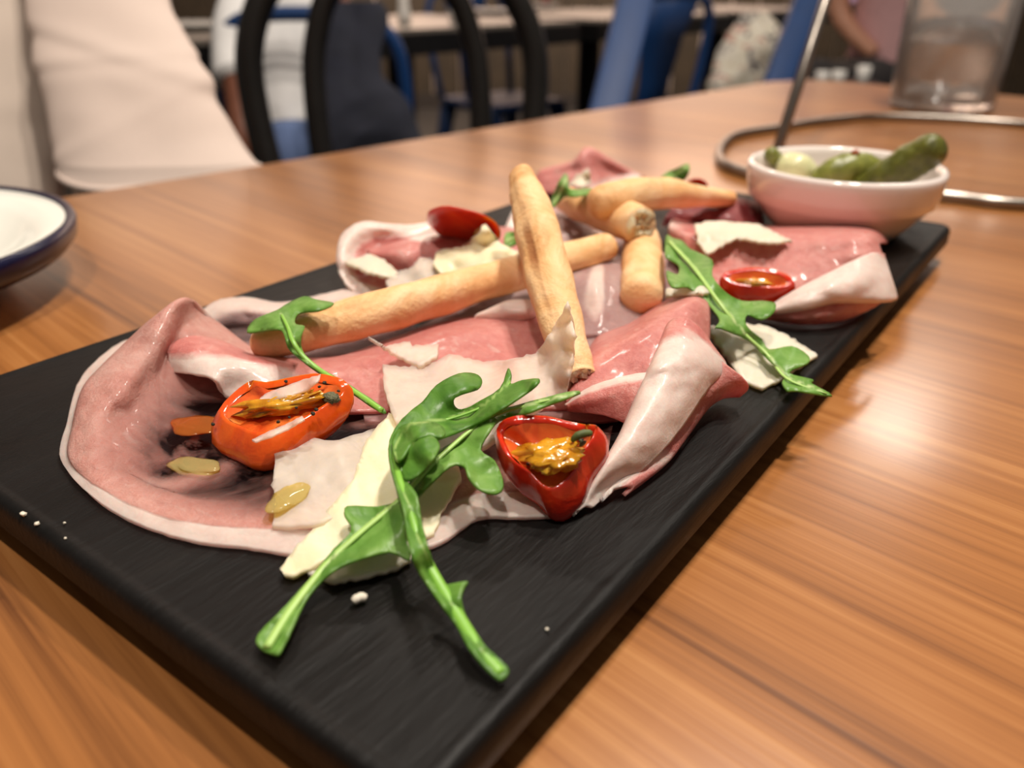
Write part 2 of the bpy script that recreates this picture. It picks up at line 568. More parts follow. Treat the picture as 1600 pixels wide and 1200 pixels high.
# back wall, square to the view, four metres off, with vertical boards below
wc = CAM + FH * 6.3
RH = Vector((FH.y, -FH.x, 0))          # horizontal right
wl, wr = wc - RH * 6.0, wc + RH * 6.0
def wallbox(a, b, z0, z1, th):
    n = FH * th
    v = [Vector((p.x, p.y, z)) for z in (z0, z1) for p in (a, b, b + n, a + n)]
    return v, [(0, 3, 2, 1), (4, 5, 6, 7), (0, 1, 5, 4), (1, 2, 6, 5), (2, 3, 7, 6), (3, 0, 4, 7)]
v, f = wallbox(wl, wr, 0, 3.0, 0.1)
wall = mk('wall_back', v, f, 'wall_cream', kind='structure', smooth=False)
nb = 62
for i in range(nb):
    a = wl + (wr - wl) * (i / nb) - FH * 0.02
    b = wl + (wr - wl) * ((i + 0.93) / nb) - FH * 0.02
    v, f = wallbox(a, b, 0.10, 1.05, 0.02)
    mk('wall_board', v, f, 'wall_panel', parent=wall, smooth=False)

v, f = wallbox(wl - FH * 0.03, wr - FH * 0.03, 0, 0.10, 0.03)
mk('baseboard_back', v, f, 'wall_dark', kind='structure', smooth=False)
# ---------------------------------------------------------------- the wooden table
TROT = math.radians(-7.5)
def tl(x, y, z):               # table's own axes -> world
    c, s = math.cos(TROT), math.sin(TROT)
    return Vector((-0.255 + x * c - y * s, 0.11 + x * s + y * c, z))
troot = empty('dining_table', tl(0.42, 0.2, 0), 'warm brown wooden dining table carrying the black serving board', 'table')
troot.rotation_euler = (0, 0, TROT)
def tablepart(name, v, f, mat, bevel=0, smooth=True):
    o0 = Vector(troot.location)
    inv = Matrix.Rotation(-TROT, 3, 'Z')
    o = mk(name, [inv @ (Vector(p) - o0) for p in v], f, mat, origin=Vector((0, 0, 0)), smooth=smooth)
    o.parent = troot
    o.location = (0, 0, 0)
    return o
prof = [(-0.004, TT - 0.030), (0, TT - 0.026), (0, TT - 0.004), (-0.0015, TT - 0.0012), (-0.005, TT)]
rs = []
for off, z in prof:
    rs.append([tl(p.x, p.y, p.z) for p in rrect(0 - off, 0.86 + off, -0.75 - off, 0.935 + off, 0.085 + off, z, 14)])
v, f = rings(rs)
tablepart('table_top', v, f, 'table_wood')
for y in (-0.35, 0.6):
    v, f = lathe([(0.0, 0.02), (0.22, 0.02), (0.22, 0.03), (0.05, 0.05), (0.04, 0.08), (0.04, 0.68), (0.15, 0.70), (0.15, 0.72)], tl(0.43, y, 0.0), 24, True, True)
    tablepart('pedestal', v, f, 'table_black')

# ---------------------------------------------------------------- the black serving board
BW, BL = 0.176, 0.343
bprof = [(0.0030, -8.0), (0.0008, -8.0), (0.0, -7.2), (0.0, -1.8), (0.0006, -0.6), (0.0016, 0.0), (0.0026, 0.05), (0.0034, -0.25), (0.0042, -0.3)]
rs = []
for off, z in bprof:
    rs.append(rrect(off, BW - off, off, BL - off, max(0.006 - off, 0.0008), ZB + z * 0.001, 8))
v, f = rings(rs)
board = mk('serving_board', v, f, 'black_board', label='long black textured serving board under the ham and breadsticks', cat='serving board')
for x in (0.02, BW - 0.02):
    for y in (0.02, BL - 0.02):
        v, f = lathe([(0.0045, 0.0), (0.005, 0.001), (0.005, 0.0078)], (x, y, TT), 16, True, True)
        mk('foot', v, f, 'chair_black', parent=board)

# ================================================================ food helpers
def loft(cols, nu=7, nv=7, seed=0, wr=0.35):
    """sheet through columns of control points (u, v, z mm, fat, thin)"""
    C = [[list(p) + [0] * (5 - len(p)) for p in c] for c in cols]
    rows = []
    dense = [spline(c, nv) for c in C]
    m_ = len(dense[0])
    for j in range(m_):
        rows.append(spline([d[j] for d in dense], nu))
    V, fat, thin = [], [], []
    n_ = len(rows[0])
    for j in range(m_):
        for i in range(n_):
            u, v, z, fa, th = rows[j][i]
            q = Vector((u * 0.03, v * 0.05, seed * 5.1))
            z2 = z + wr * noise.noise(q) + 0.5 * wr * noise.noise(q * 2.7)
            edge = 1.0 if (j in (0, m_ - 1)) else 0.0
            V.append(S(u + edge * 1.2 * noise.noise(q * 4), v + edge * 1.2 * noise.noise(q * 4 + Vector((9, 0, 0))), max(z2, 0.55)))
            fat.append(fa); thin.append(th)
    return V, grid_faces(m_, n_), fat, thin
def ham(mat, label, lofts, name='ham_slice', group='slices of cured ham', thick=0.0009):
    V, F, A, B = [], [], [], []
    for i, L in enumerate(lofts):
        kw = {}
        if isinstance(L, dict):
            kw = L['kw']; L = L['c']
        v, f, a, b = loft(L, seed=len(label) + i, **kw)
        k = len(V)
        V += v; A += a; B += b
        F += [tuple(x + k for x in q) for q in f]
    return mk(name, V, F, mat, attrs={'fat': A, 'thin': B}, thick=thick, offset=1.0 if False else 0.0, label=label, cat='ham', group=group)
def prof(cols, fat, thin):
    """give every column of (u, v, z) the same fat / thin profile"""
    return [[(p[0], p[1], p[2], fat[i] if len(p) < 4 else p[3], thin[i] if len(p) < 5 else p[4]) for i, p in enumerate(c)] for c in cols]
def sheet(name, outline, zc, mat, label, cat, group=None, step=7.0, thick=0.0008, rough=0.0, rib=None, curl=0.0, wr=0.3, extra=None, parent=None, ribw=3.5):
    """flat-ish piece traced as an outline, each point at its own height (zc: list of (u, v, z mm))"""
    parts = [(outline, zc)] + (extra or [])
    if rib:
        parts = [([tuple(q) for q in spline([(float(a), float(b)) for a, b in o_], 3, True)], z_) for o_, z_ in parts]
    V, F, R = [], [], []
    for si, (ol, zz) in enumerate(parts):
        pts = []
        N = len(ol)
        for i in range(N):
            a, b = ol[i], ol[(i + 1) % N]
            L = math.hypot(b[0] - a[0], b[1] - a[1])
            k = max(1, int(L / step))
            for q in range(k):
                t = q / k
                x, y = a[0] + (b[0] - a[0]) * t, a[1] + (b[1] - a[1]) * t
                if rough:
                    w = Vector((x * 0.21, y * 0.21, si * 3.3))
                    x += rough * noise.noise(w); y += rough * noise.noise(w + Vector((7, 3, 1)))
                pts.append(Vector((x, y)))
        nb_ = len(pts)
        poly = pts[:]
        def inside(x, y):
            c = False
            j = nb_ - 1
            for i in range(nb_):
                a, b = poly[i], poly[j]
                if (a.y > y) != (b.y > y) and x < (b.x - a.x) * (y - a.y) / (b.y - a.y) + a.x:
                    c = not c
                j = i
            return c
        x0, x1 = min(p.x for p in poly), max(p.x for p in poly)
        y0, y1 = min(p.y for p in poly), max(p.y for p in poly)
        yy = y0 + step / 2
        row = 0
        while yy < y1:
            xx = x0 + (step / 2 if row % 2 else 0)
            while xx < x1:
                if inside(xx, yy) and min((p.x - xx) ** 2 + (p.y - yy) ** 2 for p in poly) > (step * 0.45) ** 2:
                    pts.append(Vector((xx, yy)))
                xx += step
            yy += step; row += 1
        res = geometry.delaunay_2d_cdt(pts, [(i, (i + 1) % nb_) for i in range(nb_)], [], 1, 1e-4)
        v2, _, tri = res[0], res[1], res[2]
        base = len(V)
        for p in v2:
            ws = zs = 0.0
            for (a, b, c) in zz:
                w = 1.0 / ((a - p.x) ** 2 + (b - p.y) ** 2 + 60.0) ** 1.3
                ws += w; zs += w * c
            z = zs / ws
            rv = 0.0
            if rib:
                dm = 1e9
                for a, b in zip(rib, rib[1:]):
                    ax, ay, bx, by = a[0], a[1], b[0], b[1]
                    L2 = (bx - ax) ** 2 + (by - ay) ** 2
                    t = max(0, min(1, ((p.x - ax) * (bx - ax) + (p.y - ay) * (by - ay)) / L2))
                    dm = min(dm, math.hypot(p.x - ax - t * (bx - ax), p.y - ay - t * (by - ay)))
                rv = math.exp(-(dm / ribw) ** 2)
                z += curl * min(dm, 40) / 40.0
            q = Vector((p.x * 0.04, p.y * 0.04, len(label) * 1.7))
            z += wr * noise.noise(q) + 0.5 * wr * noise.noise(q * 2.3)
            V.append(S(p.x, p.y, max(z, 0.5)))
            R.append(rv)
        F += [tuple(i + base for i in q) for q in tri]
    return mk(name, V, F, mat, attrs={'rib': R, 'fat': [0] * len(V), 'thin': [0] * len(V)}, thick=thick, label=label, cat=cat, group=group, parent=parent)

# ================================================================ slices of ham
FA, TA = [1, 0.85, 0.0, 0, 0, 0, 0], [0.25, 0.15, 0.0, 0.1, 0.35, 0.8, 0.8]
colsA = [
    [(470, 575, 0.8, 0.2), (450, 575, 1.0, 0.1), (420, 580, 1.2), (395, 588, 1.3), (370, 598, 1.4), (350, 612, 1.5), (440, 660, 1.6)],
    [(392, 556, 1.0, 0.8), (368, 536, 4, 0.7, 0.3), (325, 494, 10, 0.4, 0.2), (302, 520, 11, 0.2), (296, 560, 7), (315, 620, 2.2, 0, 0.6), (420, 660, 1.6)],
    [(292, 522, 2), (293, 492, 10), (288, 467, 19, 0.15), (279, 505, 14), (270, 552, 9), (292, 630, 2.5, 0, 0.65), (415, 670, 1.6)],
    [(238, 532, 1), (232, 522, 8), (243, 497, 17, 0), (250, 540, 13), (250, 590, 6), (282, 650, 2.2, 0, 0.65), (410, 690, 1.5)],
    [(197, 533, 0.8), (199, 546, 3), (206, 530, 12, 0), (226, 560, 11.5), (240, 612, 5), (278, 672, 2), (408, 700, 1.5)],
    [(150, 566, 0.8), (154, 580, 2.4), (166, 572, 10, 0), (196, 600, 10), (214, 645, 4), (266, 695, 2), (405, 710, 1.5)],
    [(122, 603, 0.8), (129, 616, 2.2), (134, 608, 8, 0), (165, 632, 8), (194, 672, 3.4), (262, 720, 1.8), (402, 720, 1.4)],
    [(107, 660, 0.8), (114, 668, 2), (120, 665, 5, 0), (148, 680, 5.4), (188, 702, 3), (262, 740, 1.6), (400, 728, 1.4)],
    [(97, 720, 0.7), (108, 722, 1.4), (118, 720, 2.6), (146, 726, 2.8), (195, 736, 2), (272, 758, 1.5, 0, 0.3), (402, 735, 1.4)],
    [(150, 781, 0.7), (160, 773, 1.1), (172, 764, 1.5), (196, 757, 1.6), (236, 757, 1.5), (300, 768, 1.4, 0, 0.65), (408, 740, 1.4)],
    [(220, 821, 0.7), (230, 809, 1.1), (242, 797, 1.4), (262, 788, 1.4), (290, 782, 1.4, 0, 0.3), (335, 772, 1.4, 0, 0.7), (415, 742, 1.4)],
    [(300, 846, 0.7), (310, 828, 1.1), (318, 814, 1.4), (330, 802, 1.4, 0, 0.2), (348, 788, 1.4, 0, 0.5), (380, 770, 1.4, 0, 0.8), (432, 735, 1.4)],
    [(385, 857, 0.7), (392, 835, 1.1), (396, 820, 1.3), (402, 806, 1.4, 0, 0.4), (410, 790, 1.4, 0, 0.7), (428, 765, 1.4, 0, 0.8), (462, 725, 1.4)],
    [(470, 869, 0.7), (474, 838, 1.0), (476, 824, 1.2), (480, 806, 1.3), (488, 786, 1.4), (500, 755, 1.4), (520, 710, 1.4)],
    [(570, 868, 0.7), (572, 840, 1.0), (574, 824, 1.2), (578, 800, 1.3), (584, 775, 1.4), (592, 740, 1.4), (600, 690, 1.4)],
    [(677, 854, 0.7), (678, 812, 1.0), (678, 790, 1.3), (680, 775, 1.4), (682, 755, 1.4), (685, 725, 1.4), (690, 680, 1.4)],
    [(747, 812, 0.7), (745, 785, 1.4), (745, 765, 2), (748, 750, 1.6), (752, 735, 1.4), (756, 710, 1.4), (760, 670, 1.4)],
    [(812, 810, 0.7), (812, 780, 1.3), (812, 762, 1.6), (812, 745, 1.4), (815, 725, 1.4), (818, 700, 1.4), (822, 655, 1.4)],
    [(880, 803, 0.7), (880, 780, 1.0), (880, 765, 1.3), (880, 745, 1.4), (882, 720, 1.4), (884, 690, 1.4), (888, 640, 1.4)],
    [(945, 760, 0.7), (945, 745, 1.0), (945, 730, 1.3), (948, 715, 1.4), (952, 695, 1.4), (958, 665, 1.4), (965, 630, 1.4)]]
colsA = [c[:6] + [(c[6][0] + (60 if i < 13 else 20), c[6][1] - (55 if i < 13 else 45), 1.3)] for i, c in enumerate(colsA)]
ham('ham', 'large translucent pink ham slice with white rim spread at the near end of the board', [prof(colsA, FA, TA)])
colsB = [
    [(258, 540, 9), (258, 545, 10), (263, 556, 9, 0.5), (269, 582, 6, 1)],
    [(300, 520, 8), (300, 530, 11), (300, 552, 11, 0.4), (304, 586, 8, 1)],
    [(345, 532, 6), (345, 540, 9), (345, 562, 10, 0.55), (335, 594, 8, 1)],
    [(396, 556, 5), (392, 560, 8), (386, 574, 9, 0.75), (352, 620, 3, 1)],
    [(460, 560, 3), (456, 566, 6), (450, 582, 7, 0.45), (405, 640, 2, 0.8)],
    [(530, 558, 2.5), (526, 568, 4.5), (520, 588, 5, 0.1), (480, 645, 2)],
    [(600, 535, 2.5), (596, 553, 5), (590, 578, 5), (570, 645, 2)],
    [(690, 505, 2.5), (680, 528, 7), (670, 558, 6, 0.1), (650, 640, 2)],
    [(770, 492, 2.5), (765, 512, 7, 0.2), (755, 543, 6, 0.1), (740, 640, 2)],
    [(850, 486, 2), (850, 516, 5), (850, 556, 4), (850, 640, 2)],
    [(900, 500, 1.5), (900, 530, 3), (905, 570, 3), (900, 640, 1.6)]]
colsB2 = [
    [(738, 500, 3), (746, 492, 5), (760, 488, 5), (772, 492, 3)],
    [(775, 508, 3), (782, 486, 8), (792, 472, 9), (800, 474, 3)],
    [(815, 508, 3), (824, 488, 8), (830, 472, 8), (836, 474, 3)],
    [(838, 500, 2), (842, 490, 4), (845, 480, 4), (848, 480, 2)]]
ham('ham_rose', 'rose pink ham slice ridged behind the orange tomato half, under the long breadstick',
    [prof(colsB, [0.1, 0, 0, 0], [0.1, 0, 0, 0.1]), prof(colsB2, [1, 1, 1, 1], [0, 0, 0, 0])])
colsC1 = [
    [(885, 634, 5), (885, 626, 6), (890, 616, 6.5), (896, 604, 2)],
    [(935, 645, 4), (930, 605, 9), (925, 562, 10), (932, 530, 2)],
    [(985, 645, 4), (980, 590, 10), (975, 532, 13), (986, 505, 2)],
    [(1030, 605, 6), (1030, 560, 13), (1030, 494, 16), (1042, 470, 3)],
    [(1070, 565, 10), (1075, 520, 15), (1075, 472, 17), (1088, 460, 4)],
    [(1105, 565, 8), (1108, 512, 12), (1108, 464, 14, 0.3), (1116, 455, 4)]]
colsC2 = [
    [(1032, 550, 15, 0), (1044, 508, 20, 0), (1070, 498, 21, 0), (1098, 520, 18, 0), (1118, 555, 13, 0)],
    [(1018, 572, 14, 0.2), (1034, 540, 19, 0.45), (1066, 528, 20.5, 0.55), (1104, 540, 17, 0.55), (1132, 566, 12, 0.3)],
    [(1008, 590, 13), (1022, 575, 18), (1060, 562, 19.5), (1102, 568, 16), (1130, 580, 11)],
    [(990, 632, 8), (1005, 606, 15), (1040, 594, 17), (1075, 602, 14.5), (1104, 608, 10)],
    [(966, 688, 5), (981, 662, 11), (1005, 655, 13), (1035, 662, 11), (1060, 672, 7)],
    [(936, 742, 3), (950, 718, 8), (970, 710, 9), (995, 713, 7.5), (1015, 722, 4.5)],
    [(908, 790, 1.0), (916, 776, 3), (930, 762, 4), (951, 753, 3.6), (965, 760, 2.0)],
    [(893, 806, 0.7), (896, 803, 1.4), (903, 797, 1.8), (915, 791, 1.6), (922, 794, 0.8)]]
colsC3 = [
    [(1090, 540, 14), (1128, 566, 13), (1158, 588, 10), (1169, 604, 7), (1156, 619, 3)],
    [(1060, 590, 10), (1100, 590, 11), (1130, 600, 9), (1140, 614, 5), (1126, 622, 1.5)],
    [(1044, 642, 8), (1074, 632, 9), (1099, 627, 7), (1110, 630, 4), (1100, 642, 0.9)],
    [(1014, 692, 5), (1039, 674, 6), (1059, 674, 5), (1070, 682, 3), (1064, 692, 0.9)],
    [(979, 742, 3), (1004, 717, 4, 0.4), (1024, 714, 4, 0.6), (1040, 720, 2.5, 0.6), (1032, 730, 0.9, 0.5)],
    [(939, 782, 1.5, 1), (954, 767, 2.5, 1), (969, 762, 2.5, 0.5), (984, 762, 2), (974, 774, 0.9)]]
colsC4 = [
    [(883, 634, 6), (886, 637, 6), (889, 641, 5.2)],
    [(920, 608, 10), (925, 624, 9.5), (930, 646, 6)],
    [(965, 592, 13), (968, 614, 12), (965, 656, 7)],
    [(1012, 584, 15), (1006, 610, 14), (990, 668, 8)]]
ham('ham_rose', 'folded rose ham slice with a broad white fat ribbon beside the red tomato half',
    [prof(colsC1, [0, 0, 0, 0], [0.1, 0, 0, 0]), prof(colsC2, [1, 1, 1, 1, 1], [0] * 5), prof(colsC3, [0] * 5, [0.05] * 5),
     prof(colsC4, [1, 0.1, 0.1], [0, 0, 0.1])])
colsD1 = [
    [(1048, 395, 6), (1046, 370, 9, 0.5), (1046, 350, 12, 0.6), (1056, 342, 3)],
    [(1108, 445, 4), (1104, 405, 8), (1100, 368, 12, 0.3), (1112, 352, 3)],
    [(1180, 462, 3), (1180, 410, 9), (1180, 370, 13), (1192, 354, 3)],
    [(1250, 455, 4), (1250, 405, 11), (1250, 366, 15), (1262, 352, 3)],
    [(1310, 432, 8), (1310, 395, 14), (1315, 365, 17), (1327, 352, 4)],
    [(1350, 412, 12), (1354, 388, 16), (1357, 367, 17), (1370, 360, 5)],
    [(1380, 415, 10), (1377, 398, 13), (1373, 382, 14), (1386, 380, 5)]]
colsD2 = [
    [(1193, 486, 4), (1200, 487, 5), (1206, 489, 4), (1207, 490, 3)],
    [(1240, 456, 9), (1245, 468, 9), (1250, 482, 7), (1253, 485, 5)],
    [(1290, 430, 13), (1295, 448, 13), (1300, 470, 9), (1300, 474, 6)],
    [(1330, 410, 16), (1340, 436, 14), (1346, 468, 8), (1346, 472, 5)],
    [(1362, 396, 16, 0.6), (1374, 430, 12), (1386, 466, 6), (1384, 470, 4)],
    [(1380, 398, 13, 0.3), (1392, 435, 9), (1400, 463, 4), (1397, 467, 3)]]
colsD3 = [
    [(1185, 482, 4), (1192, 492, 2.5), (1198, 499, 0.9)],
    [(1240, 474, 7), (1250, 495, 4), (1260, 506, 0.9)],
    [(1300, 464, 8), (1310, 485, 5), (1316, 500, 0.9)],
    [(1345, 456, 8), (1353, 470, 5), (1360, 482, 1.2)],
    [(1370, 450, 7), (1376, 460, 5), (1380, 468, 2)]]
ham('ham_rose', 'rolled rose ham slice with pale fat flap in front of the white bowl',
    [prof(colsD1, [0, 0, 0, 0], [0] * 4), prof(colsD2, [1] * 4, [0] * 4), prof(colsD3, [0, 0, 0], [0] * 3)])
colsE1 = [
    [(700, 342, 14), (700, 350, 13), (700, 374, 8), (700, 402, 4)],
    [(645, 352, 13), (645, 360, 12.5), (652, 385, 8), (662, 412, 4)],
    [(605, 351, 15), (607, 359, 14), (618, 386, 8), (642, 416, 4)],
    [(565, 348, 16), (570, 358, 15), (592, 390, 8), (632, 421, 4)],
    [(535, 368, 14), (545, 376, 13.5), (577, 400, 7), (622, 426, 4)],
    [(527, 403, 9.5), (537, 406, 9.5), (570, 415, 6), (616, 431, 4)],
    [(534, 434, 5), (544, 431, 5, 0.9), (574, 430, 4), (620, 438, 4)],
    [(558, 458, 1.6), (568, 449, 2.5, 0.8), (590, 442, 3), (630, 446, 4)],
    [(612, 472, 0.8), (614, 462, 2, 0.8), (622, 455, 3), (642, 450, 4)]]
colsE2 = [
    [(570, 394, 6), (575, 393, 8.5), (580, 400, 8.5), (586, 413, 5)],
    [(620, 376, 6), (622, 380, 11), (625, 396, 11), (632, 426, 5)],
    [(668, 366, 6, 0.8), (668, 372, 12, 0.9), (672, 390, 11), (674, 422, 5)],
    [(730, 358, 6), (730, 368, 12), (730, 386, 11), (730, 416, 5)],
    [(790, 356, 4), (790, 368, 9), (790, 386, 8), (790, 412, 4)],
    [(832, 360, 2), (832, 375, 6), (832, 395, 5), (832, 412, 3)]]
ham('ham_rose', 'cupped ham slice with white edge below the back tomato, behind the long breadstick',
    [prof(colsE1, [1, 1, 0, 0], [0, 0, 0.1, 0.1]), prof(colsE2, [0] * 4, [0] * 4)])
colsF = [
    [(832, 302, 3), (836, 282, 8), (845, 266, 11), (852, 266, 3)],
    [(880, 305, 4), (885, 272, 12), (895, 252, 16), (907, 254, 4)],
    [(920, 305, 5, 0.6), (920, 262, 15), (918, 231, 22), (932, 248, 6)],
    [(960, 302, 4, 1), (960, 272, 10, 0.3), (960, 254, 15, 0.1), (976, 264, 4)],
    [(1002, 302, 3, 1), (1002, 285, 6, 0.9), (1002, 276, 7, 0.6), (1012, 280, 2)]]
ham('ham_rose', 'peaked rose ham slice at the far end of the board behind the breadsticks', [prof(colsF, [0.3, 0, 0, 0], [0] * 4)])
colsG = [
    [(850, 520, 2), (866, 470, 4), (876, 432, 8, 0.3), (888, 402, 4)],
    [(895, 525, 2), (902, 475, 5, 0.2), (908, 432, 9), (915, 402, 4)],
    [(930, 525, 2), (932, 480, 7, 0.7), (934, 428, 10, 0.8), (942, 400, 4)],
    [(955, 525, 2), (952, 485, 6), (952, 428, 9), (958, 400, 4)],
    [(990, 520, 2), (985, 485, 4), (978, 432, 8, 0.4), (985, 400, 4)],
    [(1040, 500, 1.5), (1040, 465, 3), (1040, 430, 5), (1045, 395, 3)]]
ham('ham_pale', 'pale greyish ham slice crumpled in the gap between the crossing breadsticks', [prof(colsG, [0, 0.1, 0.1, 0.1], [0.3, 0.25, 0.1, 0.1])])
colsH = [
    [(1035, 352, 3), (1042, 336, 7), (1055, 322, 9), (1066, 318, 3)],
    [(1090, 354, 3), (1095, 335, 8), (1100, 316, 10), (1112, 313, 3)],
    [(1150, 360, 3), (1150, 336, 8), (1155, 314, 10), (1162, 312, 3)],
    [(1192, 360, 2), (1192, 342, 4), (1192, 328, 5), (1198, 324, 2)]]
ham('ham_dark', 'dark red ham slice tucked against the left side of the white bowl', [prof(colsH, [0.05, 0, 0.1, 0], [0] * 4)])
colsI = [
    [(310, 492, 0.7), (320, 498, 1.6), (345, 515, 1.2), (370, 545, 0.8)],
    [(340, 471, 1.0), (350, 484, 4), (368, 508, 1.6), (392, 548, 0.8)],
    [(385, 466, 1.0), (392, 481, 4.5), (404, 505, 1.6), (425, 552, 0.8)],
    [(440, 474, 0.8), (444, 486, 2.4), (452, 510, 1.2), (466, 560, 0.8)],
    [(510, 460, 0.8), (514, 470, 2.2), (522, 500, 1.2), (535, 560, 0.8)],
    [(560, 450, 0.8), (566, 462, 1.6), (576, 490, 1.2), (590, 550, 0.8)],
    [(620, 462, 0.8), (626, 470, 1.4), (640, 490, 1.2), (660, 540, 0.8)]]
ham('ham_pale', 'almost clear ham slice with white rim lying at the back left edge of the board', [prof(colsI, [1, 0.8, 0.05, 0], [0.1, 0.15, 0.65, 0.4])])
colsK = [
    [(560, 560, 0.7), (560, 600, 0.8), (570, 660, 0.9)],
    [(680, 500, 0.7), (700, 570, 0.8), (700, 660, 0.9)],
    [(800, 440, 0.7), (820, 540, 0.8), (830, 650, 0.9)],
    [(900, 410, 0.7), (915, 520, 0.8), (930, 660, 0.9)],
    [(1000, 400, 0.7), (1010, 500, 0.8), (1010, 640, 0.9)],
    [(1050, 400, 0.7), (1075, 470, 0.8), (1080, 560, 0.9)]]
ham('ham_pale', 'flat thin ham slice lying under the breadsticks in the middle of the board', [prof(colsK, [0.1, 0.1, 0.1], [0.2, 0.2, 0.2])])

colsL = [
    [(785, 372, 1), (792, 350, 5, 0.7), (803, 328, 7, 0.9), (815, 324, 2)],
    [(835, 390, 1), (842, 360, 5, 0.3), (850, 330, 7, 0.4), (860, 322, 2)],
    [(890, 402, 1), (895, 368, 6), (902, 340, 7, 0.2), (910, 330, 2)],
    [(940, 402, 1), (940, 376, 5, 0.4), (945, 356, 5, 0.5), (952, 350, 2)],
    [(985, 398, 1), (985, 384, 3), (988, 370, 3), (992, 364, 1)]]
ham('ham_pale', 'pale pink ham slice half hidden behind the crossing of the breadsticks', [prof(colsL, [0.1, 0.1, 0.1, 0.1], [0.05] * 4)])

# ================================================================ breadsticks
def bread(label, pts, rad, seed, broken=None, nseg=22):
    """pts (u, v, z mm), rad mm; rounded ends; a broken end shows the crumb"""
    P = [tuple(S(*p)) + (r,) for p, r in zip(pts, rad)]
    sp = spline(P, 12)
    path = [Vector(q[:3]) for q in sp]
    R = [q[3] * 0.001 for q in sp]
    n = len(path)
    # rounded ends: pull extra rings past the end points
    def endcap(p, d, r):
        return [(p + d * r * 0.75 * math.sin(a), r * math.cos(a)) for a in (0.35, 0.7, 1.0, 1.25, 1.42, 1.5)]
    d0 = (path[0] - path[1]).normalized(); d1 = (path[-1] - path[-2]).normalized()
    e0 = endcap(path[0], d0, R[0]); e1 = endcap(path[-1], d1, R[-1])
    if broken == 'end':
        e1 = [(path[-1] + d1 * 0.0006, R[-1] * 0.97), (path[-1] + d1 * 0.0005, R[-1] * 0.86)]
    if broken == 'start':
        e0 = [(path[0] + d0 * 0.0006, R[0] * 0.97), (path[0] + d0 * 0.0005, R[0] * 0.86)]
    seq = [x for x in reversed(e0)] + list(zip(path, R)) + e1
    V, A = [], []
    up = None
    N = len(seq)
    for i, (p, r) in enumerate(seq):
        a = seq[max(0, i - 1)][0]; b = seq[min(N - 1, i + 1)][0]
        d = (b - a).normalized()
        if up is None: up = Vector((0, 0, 1))
        s = d.cross(up).normalized(); up = s.cross(d).normalized()
        tw = 0.018 * i + seed
        for k in range(nseg):
            an = 2 * math.pi * k / nseg
            c1 = math.cos(an - 0.9 - tw * 0.5) ; c2 = math.cos(an - 3.6 + tw * 0.4)
            g = math.exp(-((1 - c1) / 0.035) ** 2) * (0.5 + 0.5 * noise.noise(Vector((i * 0.11, seed, 0)))) + 0.6 * math.exp(-((1 - c2) / 0.05) ** 2) * max(0, noise.noise(Vector((i * 0.15, seed + 4, 0))) + 0.3)
            lump = 0.11 * noise.noise(Vector((math.cos(an) * 1.2, math.sin(an) * 1.2, i * 0.16 + seed * 3)))
            k2 = r * (1 - 0.15 * g + lump)
            V.append(p + (s * math.cos(an) + up * math.sin(an)) * k2)
            A.append(min(1, g * 0.75))
    F = grid_faces(N, nseg, 0, True)
    F.append(tuple(range(nseg - 1, -1, -1))); F.append(tuple(range((N - 1) * nseg, N * nseg)))
    o = mk('breadstick', V, F, 'breadstick_crust', attrs={'fat': A}, label=label, cat='breadstick', group='crossed breadsticks')
    if broken:
        p, d, r = (path[-1], d1, R[-1]) if broken == 'end' else (path[0], d0, R[0])
        s = d.cross(Vector((0, 0, 1))).normalized(); u_ = s.cross(d).normalized()
        CV = []
        for i in range(7):
            rr = r * 0.9 * i / 6
            for k in range(20):
                an = 2 * math.pi * k / 20
                q = Vector((math.cos(an) * i * 0.6, math.sin(an) * i * 0.6, seed))
                h = 0.0006 + (0.0028 * noise.noise(q * 0.9) + 0.0022 * noise.noise(q * 2.2)) * (1 if i < 6 else 0)
                CV.append(p + (s * math.cos(an) + u_ * math.sin(an)) * rr + d * h)
        mk('crumb_end', CV, grid_faces(7, 20, 0, True), 'bread_crumb', parent=o)
    return o
bread('long breadstick lying across the board with its rounded tip under a rocket leaf',
      [(410, 538, 8), (450, 527, 9), (520, 508, 10), (610, 483, 11), (700, 456, 11.5), (800, 428, 12), (880, 406, 12), (945, 386, 12)],
      [4.2, 4.9, 5.7, 6.2, 6.1, 5.8, 5.6, 5.0], 1.0)
bread('long breadstick leaning over the others with its tip pointing towards the back',
      [(905, 590, 9), (893, 560, 11.5), (872, 490, 18), (853, 415, 24.5), (838, 352, 31), (826, 312, 35), (815, 276, 39.5)],
      [4.2, 4.9, 5.8, 6.4, 6.2, 5.6, 4.0], 2.3, broken='start')
bread('short thick breadstick with a ragged broken white end facing the viewer',
      [(885, 312, 14), (920, 325, 16), (960, 338, 18), (1000, 352, 19)], [5.2, 6.4, 6.8, 6.6], 3.1, broken='end')
bread('slim breadstick lying on top of the broken one, reaching towards the white bowl',
      [(938, 318, 24), (975, 308, 25), (1030, 302, 22), (1085, 306, 18), (1140, 310, 13)], [6.0, 6.6, 6.0, 4.6, 3.2], 4.4)
bread('stubby breadstick pointing at the viewer beneath the broken one',
      [(1003, 378, 9), (1004, 400, 8.6), (1004, 430, 8.2), (1003, 462, 8)], [6.8, 7.0, 7.2, 6.6], 5.2)

